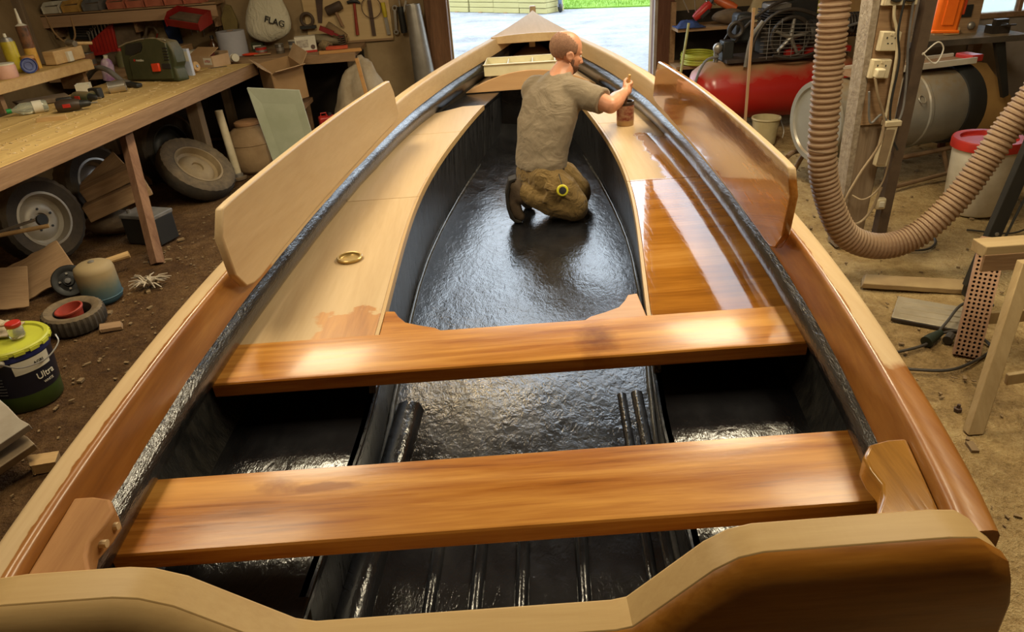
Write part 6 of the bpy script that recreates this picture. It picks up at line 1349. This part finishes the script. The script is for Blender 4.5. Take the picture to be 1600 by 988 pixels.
# lamp housings
for (x, y, z) in LAMPS:
    L = thing('ceiling_lamp', 'wide white lamp panel hanging from the shed roof', 'lamp', (x, y, z), group='lamps under the shed roof')
    MB().box((0, 0, .03), (.64, 1.26, .05)).build('housing', WHITEP, L); MB().cyl((0, -.5, .05), (0, -.5, 1.7), .006, n=6).build('hanger', STEEL, L); MB().cyl((0, .5, .05), (0, .5, 1.7), .006, n=6).build('hanger', STEEL, L)

for (x, y, z) in BULBS:
    L = thing('pendant_bulb', 'bare bulb on a cord hanging from the shed roof over the bow', 'lamp', (x, y, z), group='bulbs over the bow')
    MB().ell((0, 0, -.06), (.028, .028, .038)).build('bulb_glass', gj.m, L); MB().lathe([(.001, .02), (.018, .02), (.02, -.03), (.001, -.03)], 14).build('holder', BLK, L); MB().cyl((0, 0, .02), (0, 0, 1.86), .004, n=6).build('cord', BLK, L)

# ------------------------------------------------------------------ outside the doorway
m_grav = m_ground('wet_gravel', (.14, .147, .153), (.26, .27, .28), (.35, .363, .375), .7)
struct(MB().add([(-40, 8.1, -.012), (60, 8.1, -.012), (60, 70, -.012), (-40, 70, -.012)], [(0, 1, 2, 3)]).build('ground_gravel', m_grav, fix=False))
struct(MB().add([(-40, -30, -.06), (60, -30, -.06), (60, 8.1, -.06), (-40, 8.1, -.06)], [(0, 1, 2, 3)]).build('ground_yard', m_grav, fix=False))
m_lawn = m_ground('lawn_green', (.10, .20, .015), (.15, .28, .025), (.20, .33, .045), .8)
lw = MB().prism([(1.7, 19.6), (4.2, 18.6), (9, 18.2), (30, 18), (30, 50), (-10, 50), (-2, 24)], -.012, .02); struct(lw.build('ground_lawn', m_lawn))
gs_ = MB(); random.seed(6)
for i in range(2600):
    x, y = random.uniform(1.9, 6.0), random.uniform(19.0, 23.0)
    if y < 19.55 - (x - 1.7) * .35: continue
    h = random.uniform(.03, .09); a = random.uniform(0, 6.3); gs_.add([(x + .008 * math.cos(a), y + .008 * math.sin(a), .018), (x - .008 * math.cos(a), y - .008 * math.sin(a), .018), (x + random.uniform(-.03, .03), y, .02 + h)], [(0, 1, 2)])
one('grass', 'bright green grass growing beyond the gravel yard', 'grass', gs_, m_lawn, (0, 0, 0), fix=False)['kind'] = 'stuff'
m_plk = wood('pale_yellow_planks', (.30, .26, .10), (.42, .38, .18), 'x', .5, .8)
tsk = thing('timber_stack', 'long stack of pale yellow boards lying on the gravel yard', 'timber stack', (.1, 20.35, -.01), (0, 0, rad(-43)))
random.seed(2)
ME = {}
for lay in range(6):
    for k in range(5):
        w = .86; x = -1.9 + k * .88
        key = 'p%d' % (k % 2)
        o = MB().box((0, 0, 0), (w, .7, .115)).build('board', m_plk, tsk, (x + random.uniform(-.01, .01), random.uniform(-.02, .02), .06 + lay * .125), bev=.008)
for k in range(5): MB().box((-1.9 + k * .88, -.1, -.0), (.1, .6, .03)).build('bearer', W_OLD, tsk)
pst = thing('jockey_wheel', 'dark blue jockey wheel post at the end of the board stack', 'jockey wheel', (1.72, 18.9, -.01)); MB().cyl((0, 0, .12), (0, 0, .9), .05, n=14).build('post', paint('dark_blue_steel', (.10, .14, .22), (.06, .08, .14), .5), pst); MB().torus((0, -.02, .10), .07, .035, (0, PI / 2, .3), 20, 8).build('tyre', BLK, pst); MB().box((.0, 0, .16), (.14, .05, .06)).build('fork', STEEL, pst)
